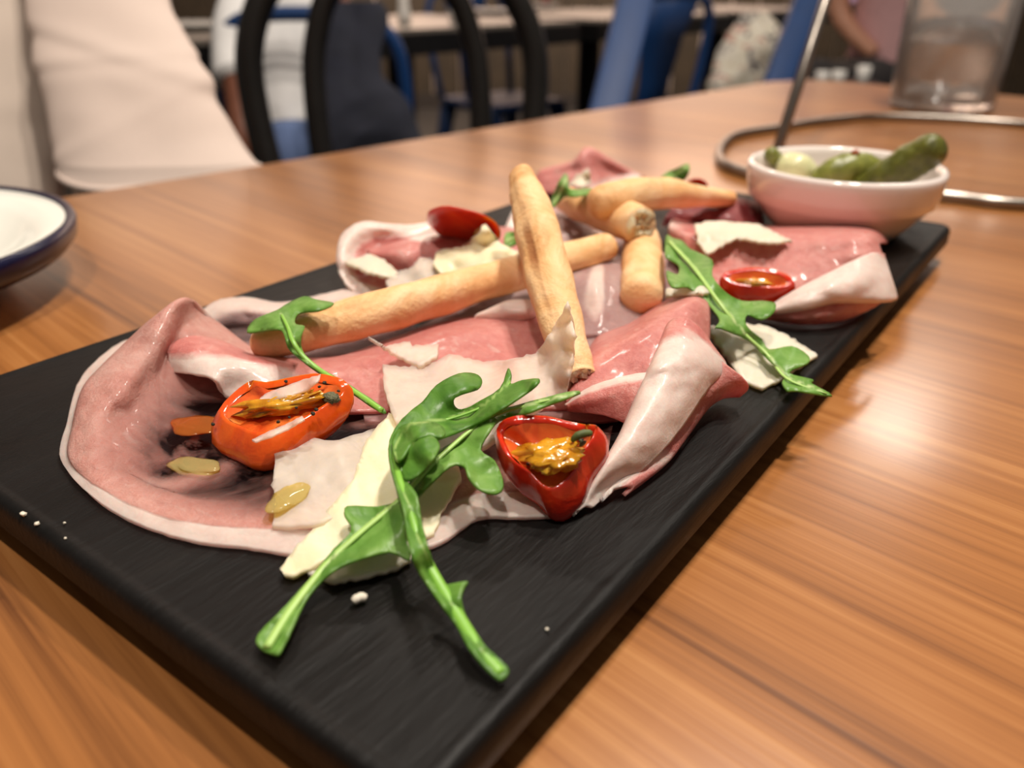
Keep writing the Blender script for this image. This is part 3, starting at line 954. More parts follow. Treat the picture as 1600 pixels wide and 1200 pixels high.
# ================================================================ shavings of hard cheese
CG = 'shavings of hard cheese'
def cheese(label, ol=None, zc=None, mat='cheese', rough=3.5, step=7, **kw):
    return sheet('cheese_shaving', ol, zc, mat, label, 'cheese', CG, step=step, rough=rough, thick=kw.pop('thick', 0.0010), **kw)
cheese('cheese shaving with a serrated left edge leaning on the orange tomato half',
       [(425, 689), (450, 681), (485, 686), (522, 692), (560, 680), (602, 668), (610, 740), (560, 800), (492, 822), (447, 826), (425, 821), (432, 790), (426, 760), (430, 720)],
       [(425, 689, 6), (520, 692, 6), (600, 670, 4), (430, 820, 2.5), (520, 790, 3), (600, 740, 3)], 'cheese_thin')
cheese('large smooth cream cheese shaving under the crossed rocket stems',
       [(439, 891), (448, 876), (500, 816), (552, 751), (573, 690), (608, 647), (640, 655), (664, 700), (655, 770), (600, 825), (548, 858), (520, 868), (498, 884), (457, 903), (445, 900)],
       [(445, 895, 0.9), (500, 850, 2), (552, 770, 4.2), (600, 680, 6), (650, 700, 5.5), (600, 820, 3), (640, 770, 4.5)], 'cheese')
cheese('ragged white cheese shaving resting on the black board below the rocket leaf',
       [(482, 898), (505, 872), (560, 850), (640, 850), (642, 876), (617, 890), (569, 903), (515, 911), (505, 905)],
       [(500, 895, 0.6), (640, 860, 1.2), (560, 860, 1.2)], 'cheese_white')
cheese('small jagged cheese shaving between the rocket stem and the red tomato half',
       [(650, 720), (690, 715), (716, 733), (722, 750), (700, 785), (690, 803), (678, 836), (655, 845), (640, 830), (640, 770)],
       [(660, 730, 6), (716, 740, 4), (680, 830, 1.6), (640, 800, 4)], 'cheese')
cheese('big translucent cheese shaving rising to a point against the leaning breadstick',
       [(598, 572), (640, 575), (681, 568), (703, 556), (754, 568), (801, 564), (837, 554), (862, 521), (888, 474), (899, 520), (894, 580), (884, 612), (830, 650), (760, 700), (690, 720), (640, 700), (612, 650), (600, 610)],
       [(600, 575, 8), (650, 600, 8), (754, 570, 9), (837, 556, 13), (862, 521, 22), (888, 474, 32), (899, 520, 28), (890, 560, 21), (894, 585, 18.5), (884, 610, 13), (760, 690, 6.5), (650, 700, 6.5), (690, 640, 8)], 'cheese_thin')
cheese('curled cheese flake with a sharp tip below the long breadstick',
       [(576, 528), (601, 543), (641, 535), (645, 543), (685, 539), (683, 558), (656, 573), (620, 557)],
       [(576, 528, 13), (640, 540, 10), (685, 545, 10), (640, 570, 9)], 'cheese_thin', step=5)
cheese('thin translucent cheese shaving in the cupped ham slice behind the long breadstick',
       [(603, 441), (609, 458), (640, 455), (690, 440), (681, 418), (675, 405), (656, 405), (645, 418), (626, 426)],
       [(605, 445, 8), (660, 410, 11), (690, 435, 9), (640, 455, 7)], 'cheese_thin', step=5)
cheese('creamy cheese shaving with an upright point in front of the back tomato',
       [(677, 413), (681, 394), (722, 388), (743, 369), (758, 352), (770, 366), (783, 384), (815, 396), (813, 411), (754, 424), (711, 434), (688, 428)],
       [(680, 410, 12), (722, 392, 14), (758, 352, 23), (783, 386, 15), (812, 402, 12), (711, 432, 10)], 'cheese', step=5)
cheese('pale scrap of cheese on the left part of the cupped ham slice',
       [(541, 411), (555, 404), (579, 399), (600, 408), (622, 426), (620, 437), (573, 426)],
       [(541, 411, 9), (580, 402, 9.5), (620, 430, 8)], 'cheese_white', step=5)
cheese('broad white cheese shaving under the rocket leaf at the right edge of the board',
       [(1105, 513), (1145, 508), (1185, 509), (1224, 522), (1258, 543), (1277, 558), (1262, 566), (1228, 590), (1190, 609), (1160, 594), (1134, 560), (1109, 526)],
       [(1105, 515, 5), (1185, 512, 3), (1275, 558, 1), (1190, 605, 0.8), (1134, 558, 2)], 'cheese_white', step=6)
cheese('cheese shaving lying on the rolled ham slice near the white bowl',
       [(1085, 352), (1117, 346), (1185, 352), (1237, 378), (1200, 381), (1150, 373), (1105, 398), (1090, 380)],
       [(1085, 355, 16), (1117, 348, 16.5), (1185, 356, 16.5), (1237, 378, 15.5), (1105, 395, 12.5)], 'cheese_white', step=5)
cheese('sliver of cheese lying beside the stubby breadstick and a rocket leaf',
       [(1039, 454), (1070, 448), (1100, 449), (1108, 458), (1070, 463), (1041, 463)], [(1040, 458, 12), (1105, 455, 17)], 'cheese_white', step=5)
cheese('little upright cheese flake in front of the farthest ham slice',
       [(890, 288), (903, 274), (920, 264), (923, 286), (910, 292)], [(890, 288, 14), (920, 264, 20), (923, 286, 14)], 'cheese_white', step=4)
cheese('wide strip of cheese across the top of the orange tomato half', thick=0.0004, wr=0.1, ol=
       [(405, 625), (414, 616), (445, 605), (472, 595), (501, 586), (499, 594), (480, 610), (450, 620), (420, 628)],
       zc=[(405, 625, 12.5), (460, 605, 14), (501, 588, 17)], mat='cheese_thin', step=4, rough=1.5)
cheese('narrow strip of cheese on the near rim of the orange tomato half', thick=0.0004, wr=0.1, ol=
       [(394, 688), (420, 675), (441, 667), (472, 651), (476, 656), (450, 671), (426, 682), (400, 691)],
       zc=[(394, 688, 11), (440, 672, 12), (475, 653, 14)], mat='cheese_thin', step=4, rough=1.0)

# ================================================================ rocket leaves
RG = 'rocket leaves'
def leaf(label, ol, zc, rib, ribz, ribr, mat='leaf', curl=1.5, step=6, extra=None, ribmat='stem_green', wr=0.5, ribw=3.0):
    o = sheet('rocket_leaf', ol, zc, mat, label, 'rocket leaf', RG, step=step, thick=0.0005, rib=rib, curl=curl, extra=extra, wr=wr, ribw=ribw)
    P = [tuple(S(a, b, z)) + (r,) for (a, b), z, r in zip(rib, ribz, ribr)]
    sp = spline(P, 6)
    v, f = tube([Vector(q[:3]) for q in sp], [max(0.0002, q[3] * 0.001) for q in sp], 8, squash=0.7)
    mk('midrib', v, f, ribmat, parent=o)
    return o
R1 = [(403, 993), (405, 1011), (428, 1023), (441, 1015), (474, 946), (504, 907), (543, 881), (608, 863), (641, 876), (632, 832), (645, 790), (668, 762), (703, 729), (725, 729), (731, 745), (747, 764), (768, 772), (783, 768), (786, 751), (773, 720), (751, 703), (764, 677), (781, 657), (816, 649), (855, 634), (907, 614), (885, 614), (833, 627), (781, 640), (770, 636), (764, 642), (734, 677), (695, 699), (672, 716), (645, 745), (627, 781), (591, 792), (543, 792), (539, 807), (549, 829), (521, 859), (482, 907), (443, 950)]
leaf('rocket leaf with a straight pale stem slanting over the cheese to the red tomato half', R1,
     [(415, 1010, 1.2), (470, 930, 2.6), (545, 850, 5), (545, 800, 6), (640, 870, 3.5), (635, 780, 8), (700, 715, 11.5), (775, 760, 8), (780, 645, 14.5), (840, 630, 18.5), (880, 618, 20.5), (905, 615, 21)],
     [(417, 1012), (455, 952), (510, 882), (560, 835), (625, 780), (690, 712), (760, 655), (830, 632), (897, 616)],
     [2.0, 3.0, 4.4, 6, 8.4, 12, 14.8, 18.6, 21], [0.75, 0.75, 0.7, 0.6, 0.55, 0.5, 0.4, 0.3, 0.2], ribw=4.0)
R2 = [(781, 1063), (793, 1054), (792, 1041), (760, 1011), (734, 976), (721, 941), (723, 924), (731, 909), (716, 911), (699, 913), (686, 907), (673, 868), (660, 820), (656, 794), (650, 770), (634, 751), (629, 733), (629, 700), (650, 690), (669, 690), (690, 685), (721, 673), (755, 657), (781, 642), (807, 625), (838, 603), (842, 593), (816, 595), (799, 601), (799, 586), (794, 577), (781, 608), (747, 629), (721, 640), (710, 634), (712, 621), (747, 608), (753, 595), (742, 585), (716, 585), (682, 603), (660, 629), (643, 642), (621, 664), (608, 690), (608, 720), (617, 755), (630, 800), (638, 850), (650, 885), (680, 932), (712, 976), (734, 1015), (764, 1050)]
R2b = [(629, 748), (630, 715), (645, 692), (669, 678), (686, 694), (684, 707), (669, 729), (647, 748)]
R2c = [(612, 690), (625, 668), (645, 662), (677, 661), (696, 673), (690, 684), (668, 682), (646, 692), (630, 716), (618, 720)]
leaf('rocket leaf with a thick curved green stem crossing on top of the straight one', R2,
     [(785, 1055, 1.4), (730, 980, 3), (690, 920, 5), (655, 830, 11), (630, 770, 13), (615, 710, 14), (640, 650, 15), (720, 600, 17), (750, 590, 16), (720, 655, 13), (790, 600, 18.5), (815, 605, 19.5), (838, 597, 21)],
     [(783, 1052), (748, 1012), (712, 955), (675, 890), (655, 845), (640, 795), (622, 740), (617, 700), (640, 664), (700, 655), (760, 632), (797, 598)],
     [1.6, 2.6, 4, 6.6, 10, 12.2, 13.6, 14.4, 15, 14, 16, 19], [1.0, 1.1, 1.1, 0.9, 0.8, 0.7, 0.7, 0.5, 0.4, 0.35, 0.3, 0.2], mat='leaf_deep', ribmat='stem_mid',
     extra=[(R2b, [(629, 745, 13.5), (669, 680, 17.5), (684, 705, 16), (650, 745, 13)]), (R2c, [(615, 700, 15), (660, 664, 18.5), (694, 675, 17), (630, 716, 15.5)])])
R3 = [(1041, 369), (1052, 373), (1066, 377), (1079, 390), (1113, 407), (1113, 432), (1134, 458), (1160, 471), (1190, 471), (1211, 475), (1209, 488), (1190, 500), (1168, 492), (1166, 509), (1190, 530), (1202, 547), (1236, 541), (1262, 556), (1262, 568), (1232, 583), (1270, 594), (1268, 600), (1300, 619), (1245, 611), (1230, 611), (1222, 598), (1224, 585), (1194, 556), (1173, 534), (1126, 513), (1117, 513), (1124, 500), (1109, 479), (1090, 462), (1075, 449), (1049, 449), (1041, 424), (1058, 430), (1060, 415), (1045, 405), (1039, 398)]
leaf('rocket leaf hanging over the right edge of the board beside a broad cheese shaving', R3,
     [(1043, 375, 19), (1045, 440, 18), (1110, 430, 18), (1120, 500, 14), (1160, 490, 12), (1205, 480, 13), (1190, 545, 5), (1250, 560, 4), (1235, 600, 2.5), (1300, 619, 2.0)],
     [(1046, 378), (1085, 420), (1120, 468), (1160, 518), (1198, 553), (1230, 592), (1292, 615)],
     [19.6, 18.6, 16.2, 10, 5.8, 3.4, 2.6], [0.7, 0.7, 0.6, 0.55, 0.45, 0.4, 0.2], curl=0.8)
R4 = [(386, 519), (399, 500), (432, 486), (450, 475), (476, 464), (494, 469), (522, 475), (498, 486), (469, 489), (461, 499), (463, 508), (476, 511), (470, 528), (472, 546), (487, 568), (513, 583), (557, 609), (601, 640), (593, 643), (549, 614), (502, 585), (469, 561), (450, 543), (443, 521), (434, 515), (410, 518)]
leaf('rocket leaf draped over the rounded tip of the long breadstick', R4,
     [(386, 519, 13), (440, 495, 17), (500, 475, 18), (455, 520, 16.5), (470, 555, 13), (510, 585, 10), (560, 612, 9.5), (597, 641, 8.5)],
     [(440, 492), (450, 512), (457, 532), (474, 557), (506, 583), (552, 611), (596, 641)], [17.8, 17.6, 16.6, 13.6, 10.8, 10, 9], [0.4, 0.5, 0.6, 0.65, 0.7, 0.7, 0.7], curl=0.6, step=5, ribmat='stem_mid')
leaf('small bright rocket sprig standing between the tips of two breadsticks',
     [(862, 318), (866, 300), (881, 273), (888, 278), (891, 296), (924, 294), (920, 303), (895, 308), (881, 308), (866, 323)],
     [(864, 320, 19), (884, 275, 27), (922, 298, 24)], [(866, 318), (876, 300), (885, 280)], [19.5, 23, 26.5], [0.4, 0.35, 0.2], curl=0.5, step=4)
leaf('rocket leaf tip sticking up near the farthest tomato half',
     [(1026, 287), (1040, 271), (1058, 263), (1076, 256), (1075, 274), (1058, 289), (1040, 291)],
     [(1026, 288, 16), (1076, 258, 24), (1058, 289, 16)], [(1030, 287), (1052, 275), (1073, 260)], [16.6, 20, 24], [0.35, 0.3, 0.2], curl=0.5, step=4, mat='leaf_deep')
leaf('narrow rocket leaf tip poking out left of the leaning breadstick',
     [(788, 380), (790, 365), (808, 361), (832, 347), (827, 361), (808, 380), (794, 386)],
     [(790, 378, 14), (832, 348, 22)], [(792, 379), (810, 368), (829, 350)], [14.8, 18, 22], [0.35, 0.3, 0.2], curl=0.5, step=4)

# ================================================================ dried tomato halves
TG = 'roasted tomato halves'
def tomato(label, rim, bottom, skin='tomato_skin', bulge=0.16, depth=0.45, pulp=((0.0, 0.0, 0.30, 0.16, 0.4),), flecks=6, seed=1, wall=0.86, flesh='tomato_flesh'):
    """rim: (u, v, z mm) around the cut edge; bottom: point of the skin opposite the cut"""
    n = 40
    rr = spline([tuple(S(*p)) for p in rim], max(2, n // len(rim)), True)
    rr = [Vector(q) for q in rr]
    C = sum(rr, Vector()) / len(rr)
    B = S(*bottom)
    dn = B - C
    root = empty('tomato_half', Vector((C.x, C.y, min(B.z, C.z))), label, 'tomato', TG)
    rs = []
    for k in range(13):
        a = math.pi / 2 * k / 12
        ring = []
        for i, p in enumerate(rr):
            sc_ = math.cos(a) ** 0.75 * (1 + bulge * math.sin(2 * a))
            w = 1 + 0.05 * noise.noise(Vector((i * 0.35, k * 0.5, seed * 2.2))) * (1 if k else 0)
            ring.append(C + (p - C) * sc_ * w + dn * (math.sin(a) ** 1.1))
        rs.append(ring)
    # rolled lip inwards
    lip = [C + (p - C) * 0.965 - dn.normalized() * 0.0006 for p in rr]
    lip2 = [C + (p - C) * (wall + 0.02 * math.sin(i * 0.9)) + dn * 0.05 for i, p in enumerate(rr)]
    V, F = rings([lip2, lip] + rs, False, False)
    mk('skin', V, F, skin, parent=root, origin=Vector(root.location))
    fl = []
    for k, (s_, d_) in enumerate(((wall, 0.05), (wall * 0.9, 0.08), (0.66, depth * 0.6), (0.45, depth * 0.8), (0.22, depth * 0.8), (0.02, depth * 0.75))):
        fl.append([C + (p - C) * s_ * (1 + 0.06 * noise.noise(Vector((i * 0.5, k * 1.3, seed)))) + dn * d_ + Vector((0, 0, 0.0007 * noise.noise(Vector((i * 0.4, k * 0.9, seed + 3))))) for i, p in enumerate(rr)])
    V, F = rings(fl, False, True)
    mk('flesh', V, F, flesh, parent=root, origin=Vector(root.location))
    # pulp strands: in the plane of the cut, long axis = widest direction
    far = max(rr, key=lambda p: (p - C).length)
    ax = (far - C)
    L = ax.length
    ax.normalize()
    nr = dn.normalized()
    ay = nr.cross(ax).normalized()
    for q, (px, py, hl, hw, ang) in enumerate(pulp):
        d1 = ax * math.cos(ang) + ay * math.sin(ang)
        d2 = nr.cross(d1).normalized()
        c0 = C + (ax * px + ay * py) * L + dn * (depth * 0.42)
        vs, fs = blob((0, 0, 0), 1, 1, 1, seed + q, 0.6, 3.0, 26, 16)
        vs = [c0 + d1 * p.x * hl * L + d2 * p.y * hw * L - nr * p.z * hw * L * 0.55 for p in vs]
        mk('pulp', vs, fs, 'tomato_pulp', parent=root, origin=Vector(root.location))
    rnd = random.Random(seed)
    for k in range(flecks):
        i = rnd.randrange(len(rr)); s_ = rnd.uniform(0.15, 0.95)
        c0 = C + (rr[i] - C) * s_ + dn * (depth * 0.5 * (1 - s_)) - nr * 0.0006
        vs, fs = blob(c0, 0.0004, 0.00035, 0.0003, k, 0.5, 2, 7, 5)
        mk('herb_fleck', vs, fs, 'herb_black', parent=root, origin=Vector(root.location))
    return root, C, ax, ay, nr, L, rr
t1 = tomato('orange red roasted tomato half with golden pulp on the near ham slice',
       [(340, 643, 9), (360, 619, 10), (380, 603, 11), (394, 597, 12.5), (415, 600, 12.5), (450, 593, 13.5), (492, 586, 14.5), (520, 590, 15), (539, 596, 15), (546, 606, 14), (536, 620, 12.5), (516, 632, 12), (495, 645, 11), (478, 656, 10.5), (456, 668, 10), (428, 680, 9.5), (398, 681, 9), (373, 671, 8.5), (352, 661, 8.5)],
       (440, 706, 1.5), 'tomato_orange', 0.22, 0.17, ((0.05, 0.02, 0.62, 0.30, 0.0), (-0.25, 0.22, 0.42, 0.22, 0.1)), 3, 3)
t2 = tomato('pointed red roasted tomato half with a rosemary sprig at the near right',
       [(775, 672, 14), (785, 659, 16), (800, 653, 17), (816, 651, 17), (855, 652, 17.5), (888, 660, 17), (918, 666, 16.5), (935, 667, 15.5), (930, 686, 14), (913, 708, 12), (899, 738, 10), (884, 755, 8.5), (866, 768, 7.5), (846, 762, 8), (828, 742, 9.5), (808, 728, 11), (790, 712, 12.5), (780, 692, 13.5)],
       (872, 772, 1.2), 'tomato_skin', 0.26, 0.20, ((0.0, 0.0, 0.56, 0.26, 0.35), (0.05, 0.30, 0.42, 0.26, 0.3)), 4, 5)
tomato('glossy red tomato half lying on its cut side behind the creamy cheese',
       [(740, 332, 26), (757, 336, 26), (773, 347, 23), (781, 364, 18), (775, 378, 13), (758, 378, 12), (742, 366, 14), (735, 348, 20)],
       (674, 349, 19), 'tomato_skin', 0.45, 0.3, ((0, 0, 0.3, 0.2, 0.0),), 0, 7)
tomato('red tomato half with yellow seeds tucked in the rolled ham slice',
       [(1128, 432, 11), (1150, 423, 12.5), (1185, 420, 13.5), (1220, 427, 13), (1240, 440, 11), (1225, 450, 9.5), (1185, 450, 9), (1147, 445, 9.5)],
       (1180, 478, 2.5), 'tomato_skin', 0.2, 0.3, ((0.1, 0, 0.45, 0.18, 0.0),), 0, 9)
tomato('tomato half barely showing behind the slim breadstick at the far end',
       [(1070, 290, 15), (1078, 281, 17), (1092, 279, 17), (1104, 285, 15), (1106, 295, 12), (1095, 300, 11), (1080, 299, 12)],
       (1086, 312, 3), 'tomato_skin', 0.2, 0.3, ((0, 0, 0.4, 0.25, 0.0),), 0, 11)
def extras():
    root, C, ax, ay, nr, L, rr = t1
    # grey pepper lump and dark flecks on the orange tomato
    c = S(517, 622, 12.6)
    v, f = blob(c, 0.0022, 0.0016, 0.0011, 2, 0.4, 2.2, 16, 10)
    mk('pepper_lump', v, f, 'herb_grey', parent=root, origin=Vector(root.location))
    for (a, b, z, r) in ((507, 598, 14.8, 0.9), (463, 637, 12.6, 0.6), (452, 652, 12, 0.6), (489, 646, 12.2, 1.0), (494, 640, 12.6, 0.9), (333, 663, 8, 0.9), (447, 596, 13.6, 0.8), (529, 611, 14, 0.6)):
        v, f = blob(S(a, b, z), r * 0.0006, r * 0.0005, r * 0.0004, a, 0.5, 2, 8, 6)
        mk('herb_fleck', v, f, 'herb_black', parent=root, origin=Vector(root.location))
    root = t2[0]
    v, f = tube(vsp([S(894, 689, 15.6), S(902, 681, 16.8), (S(914, 677, 17.2)), S(925, 677, 17)], 5), [0.0004, 0.0005, 0.0006, 0.0007, 0.0007, 0.0008, 0.0008, 0.0008, 0.0008, 0.0008, 0.0008, 0.0007, 0.0007, 0.0007, 0.0005, 0.0004], 8)
    mk('rosemary_sprig', v, f, 'rosemary', parent=root, origin=Vector(root.location))
    v, f = tube(vsp([S(903, 684, 15.6), S(908, 690, 15), S(912, 695, 14.6)], 4), [0.0003] * 5 + [0.0006, 0.0009, 0.0008, 0.0004], 8)
    mk('rosemary_bud', v, f, 'herb_grey', parent=root, origin=Vector(root.location))
extras()
# oil and loose crumbs
def drop(label, u, v, z, rx, ry, mat, seed, rz=0.3, name='oil_drop'):
    vs, fs = blob((0, 0, 0), 1, 1, 1, seed, 0.35, 1.3, 24, 12)
    c = S(u, v, z)
    vs = [c + Vector((p.x * rx * math.cos(rz) - p.y * ry * math.sin(rz), p.x * rx * math.sin(rz) + p.y * ry * math.cos(rz), p.z * 0.0007)) for p in vs]
    return mk(name, vs, fs, mat, label=label, cat='oil', group='drops of oil on the ham')
drop('amber drop of oil on the near ham slice left of the orange tomato half', 306, 664, 3.6, 0.0058, 0.0042, 'oil', 1)
drop('pale yellow puddle of oil on the near ham slice below the amber drop', 306, 728, 2.0, 0.0060, 0.0034, 'oil_pale', 4)
drop('pale oil pooled on the serrated cheese shaving', 450, 776, 4.0, 0.0030, 0.0055, 'oil_pale', 6, 0.2)
CRG = 'crumbs on the black board'
for (a, b, r, lab) in ((557, 938, 1.1, 'largest white cheese crumb on the black board below the rocket leaf'), (855, 983, 0.5, 'tiny crumb on the bare near right part of the board'),
                  (101, 817, 0.45, 'tiny crumb near the left edge of the board, upper of two'), (102, 841, 0.45, 'tiny crumb near the left edge of the board, lower of two'),
                  (58, 818, 0.8, 'white crumb on the left rim of the board, right of a smear'), (36, 803, 0.9, 'white smear of crumbs on the left rim of the board')):
    if a == 557:
        v, f = tube(vsp([S(552, 941, 0.8), S(557, 936, 1.1), S(565, 933, 1.1), S(573, 935, 0.8)], 5), [0.0004, 0.0006, 0.0007, 0.0007, 0.0008, 0.0008, 0.0008, 0.0007, 0.0008, 0.0008, 0.0008, 0.0008, 0.0007, 0.0007, 0.0006, 0.0004], 8)
    else:
        v, f = blob(S(a, b, 0.2), r * 0.0006 * (1.7 if a == 36 else 1), r * 0.0006, r * 0.0004, a, 0.6, 2, 10, 7)
    mk('crumb', v, f, 'crumb', label=lab, cat='crumb', group=CRG)

# ================================================================ the white bowl and the pickles
BC = (0.1365, 0.3035)
prof_b = [(0.0, 0.0008), (0.022, 0.0008), (0.0235, 0.0), (0.0255, 0.0008), (0.030, 0.006), (0.0352, 0.0125), (0.0366, 0.0135), (0.0378, 0.018), (0.0384, 0.0225), (0.0387, 0.0252), (0.0382, 0.0268), (0.0370, 0.0272), (0.0358, 0.0264), (0.0352, 0.0240), (0.0330, 0.0140), (0.0285, 0.0075), (0.020, 0.0042), (0.0, 0.0036)]
pr = [tuple(q) for q in prof_b]
v, f = lathe(pr, (BC[0], BC[1], ZB + 0.0006), 72)
mk('pickle_bowl', v, f, 'bowl_china', label='small white china bowl of pickles on the far corner of the board', cat='bowl')
def gherkin(label, pts, rad, mat, seed, flat=1.0):
    P = [tuple(S(*p)) + (r,) for p, r in zip(pts, rad)]
    sp = spline(P, 10)
    path = [Vector(q[:3]) for q in sp]; R = [q[3] * 0.001 for q in sp]
    d0 = (path[0] - path[1]).normalized(); d1 = (path[-1] - path[-2]).normalized()
    cap0 = [(path[0] + d0 * R[0] * 0.85 * math.sin(a), R[0] * math.cos(a)) for a in (1.5, 1.3, 1.0, 0.7, 0.35)]
    cap1 = [(path[-1] + d1 * R[-1] * 0.85 * math.sin(a), R[-1] * math.cos(a)) for a in (0.35, 0.7, 1.0, 1.3, 1.5)]
    seq = cap0 + list(zip(path, R)) + cap1
    v, f = tube([q[0] for q in seq], [q[1] for q in seq], 24)
    ce = [q[0] for q in seq]
    out = []
    for i, p in enumerate(v):
        c = ce[i // 24]
        k = noise.noise(p * 260 + Vector((seed, 0, 0))) * 0.06 + max(0, noise.noise(p * 620 + Vector((0, seed, 0)))) * 0.10
        out.append(c + (p - c) * (1 + k))
    return mk('gherkin', out, f, mat, label=label, cat='gherkin', group='gherkins in the white bowl')
gherkin('dark green gherkin standing up out of the white bowl', [(1352, 296, 17), (1385, 276, 23), (1424, 253, 29.5), (1455, 234, 35)], [5.6, 6.6, 7.2, 6.6], 'gherkin_skin', 1)
gherkin('paler green gherkin lying in the middle of the white bowl', [(1283, 281, 19), (1308, 268, 22.5), (1345, 263, 23.5), (1372, 272, 20)], [5.0, 6.2, 6.4, 5.2], 'gherkin_pale', 2)
gherkin('tip of a small gherkin at the left rim of the white bowl', [(1205, 240, 27), (1212, 250, 23), (1222, 264, 18)], [3.0, 3.6, 3.4], 'gherkin_pale', 3)
v, f = blob(S(1243, 263, 21), 0.0085, 0.0085, 0.0066, 3, 0.12, 1.2, 28, 18)
mk('pickled_onion', v, f, 'onion_flesh', label='pale pickled onion beside the small gherkin tip in the white bowl', cat='onion')
v, f = blob(S(1336, 240, 30), 0.0016, 0.0013, 0.0016, 8, 0.6, 2, 12, 8)
mk('chili_flake', v, f, 'chili', label='reddish brown spice flake on top of the paler gherkin', cat='spice')

# ================================================================ things around the board
# wire stand
TZ = (TT - ZB) * 1000 + 3.2
rp = [S(u_, v_, TZ) for u_, v_ in ((1124, 240), (1148, 212), (1218, 199), (1300, 187), (1390, 182), (1600, 194))]
rp += [Vector((0.245, 0.715, rp[0].z)), Vector((0.292, 0.62, rp[0].z)), Vector((0.270, 0.51, rp[0].z))]
rp += [S(u_, v_, TZ) for u_, v_ in ((1600, 319), (1475, 306))]
rp += [Vector((0.082, 0.438, rp[0].z)), S(1148, 264, TZ)]
ringp = vsp(rp, 10, True)
st = empty('wire_stand', Vector((0.14, 0.6, TT)), 'metal wire plate stand with a round base on the table behind the white bowl', 'stand')
v, f = tube(ringp, 0.0032, 12, closed=True)
mk('base_ring', v, f, 'steel', parent=st)
foot = S(1204, 268, TZ + 1)
top = D(1290, 0, 0.53)
dirv = (top - foot)
cen = Vector((0.14, 0.6))
def upright(a, d, L=1.0):
    v, f = tube([a, a + d * 0.5, a + d], 0.0036, 12)
    mk('upright', v, f, 'steel', parent=st)
    return a + d
k = 0.2 / dirv.z
tops = [upright(foot, dirv * k)]
for px_, py_ in ((0.262, 0.700), (0.283, 0.535)):
    tops.append(upright(Vector((px_, py_, foot.z)), Vector(((cen.x - px_) * 0.25, (cen.y - py_) * 0.25, 0.2))))
tc = sum(tops, Vector()) / 3
tr_ = sum((p - tc).length for p in tops) / 3
v, f = tube([tc + Vector((math.cos(a), math.sin(a), 0)) * tr_ for a in [2 * math.pi * i / 48 for i in range(48)]], 0.0028, 10, closed=True)
mk('top_ring', v, f, 'steel', parent=st)
# tumbler of water
GC = (0.0745, 0.8525, TT + 0.0005)
gl = empty('water_glass', Vector(GC), 'clear plastic tumbler half full of water behind the wire stand', 'glass')
gp = [(0.0, 0.0), (0.043, 0.0), (0.0455, 0.002), (0.0460, 0.006), (0.0490, 0.135), (0.0480, 0.137), (0.0470, 0.135), (0.0438, 0.010), (0.041, 0.008), (0.0, 0.008)]
v, f = lathe(gp, GC, 56)
mk('tumbler', v, f, 'clear_plastic', parent=gl, origin=Vector(GC))
v, f = lathe([(0.0, 0.0085), (0.0405, 0.0085), (0.0433, 0.0105), (0.0446, 0.058), (0.0438, 0.0585), (0.0, 0.0582)], GC, 56)
mk('water', v, f, 'water', parent=gl, origin=Vector(GC))
# enamel plate
PC = (-0.151, 0.0285, TT)
pl = empty('enamel_plate', Vector(PC), 'white enamel plate with a navy blue rim at the left edge of the table', 'plate')
v, f = lathe([(0.0, 0.0008), (0.056, 0.0008), (0.060, 0.002), (0.072, 0.0130), (0.0850, 0.0205), (0.0880, 0.0232), (0.0872, 0.0236), (0.072, 0.0190), (0.058, 0.0046), (0.054, 0.003), (0.0, 0.003)], (PC[0], PC[1], TT + 0.0003), 96)
mk('dish', v, f, 'enamel_white', parent=pl, origin=Vector(PC))
v, f = lathe([(0.0868, 0.0236), (0.0880, 0.0248), (0.0900, 0.0244), (0.0908, 0.0225), (0.0900, 0.0175), (0.0868, 0.0140), (0.0845, 0.0138), (0.084, 0.0160), (0.0868, 0.0236)], (PC[0], PC[1], TT + 0.0003), 96)
mk('rim', v, f, 'enamel_blue', parent=pl, origin=Vector(PC))

# ================================================================ the room beyond
def LW(lat, fwd, z=0.0):       # metres to the right of and ahead of the camera, on the level z
    p = CAM + RH * lat + FH * fwd
    return Vector((p.x, p.y, z))
def slab(rows, t, k=0.55, n=20, wr=0.0, seed=0, fr=30):
    """closed body through level rows (v, left u, right u[, depth]) seen t metres away"""
    rs = []
    for r in rows:
        v_, a, b = r[:3]
        tt = r[3] if len(r) > 3 else t
        kk = r[4] if len(r) > 4 else k
        c = D((a + b) / 2, v_, tt)
        h = (D(b, v_, tt) - D(a, v_, tt)).length / 2
        ring = []
        for i in range(n):
            an = 2 * math.pi * i / n
            p = c + RH * (h * math.cos(an)) + FH * (h * kk * math.sin(an))
            if wr:
                w = wr * (noise.noise(p * fr + Vector((seed, 0, 0))) + 0.5 * noise.noise(p * fr * 2.3 + Vector((0, seed, 0))))
                p = p + (p - c).normalized() * w
            ring.append(p)
        rs.append(ring)
    return rs
def smooth_rows(rows, n=5):
    m_ = max(len(r) for r in rows)
    return spline([tuple(r) for r in rows], n)
def fused(name, parts, mat, voxel=0.012, **kw):
    v, f = merge(parts)
    o = mk(name, v, f, mat, **kw)
    r = o.modifiers.new('fuse', 'REMESH'); r.mode = 'VOXEL'; r.voxel_size = voxel; r.use_smooth_shade = True
    s = o.modifiers.new('relax', 'SMOOTH'); s.factor = 0.5; s.iterations = 4
    return o
def limb(pts, rad, n=6, seg=14):
    P = [tuple(p) + (r,) for p, r in zip(pts, rad)]
    sp = spline(P, n)
    return tube([Vector(q[:3]) for q in sp], [q[3] for q in sp], seg)

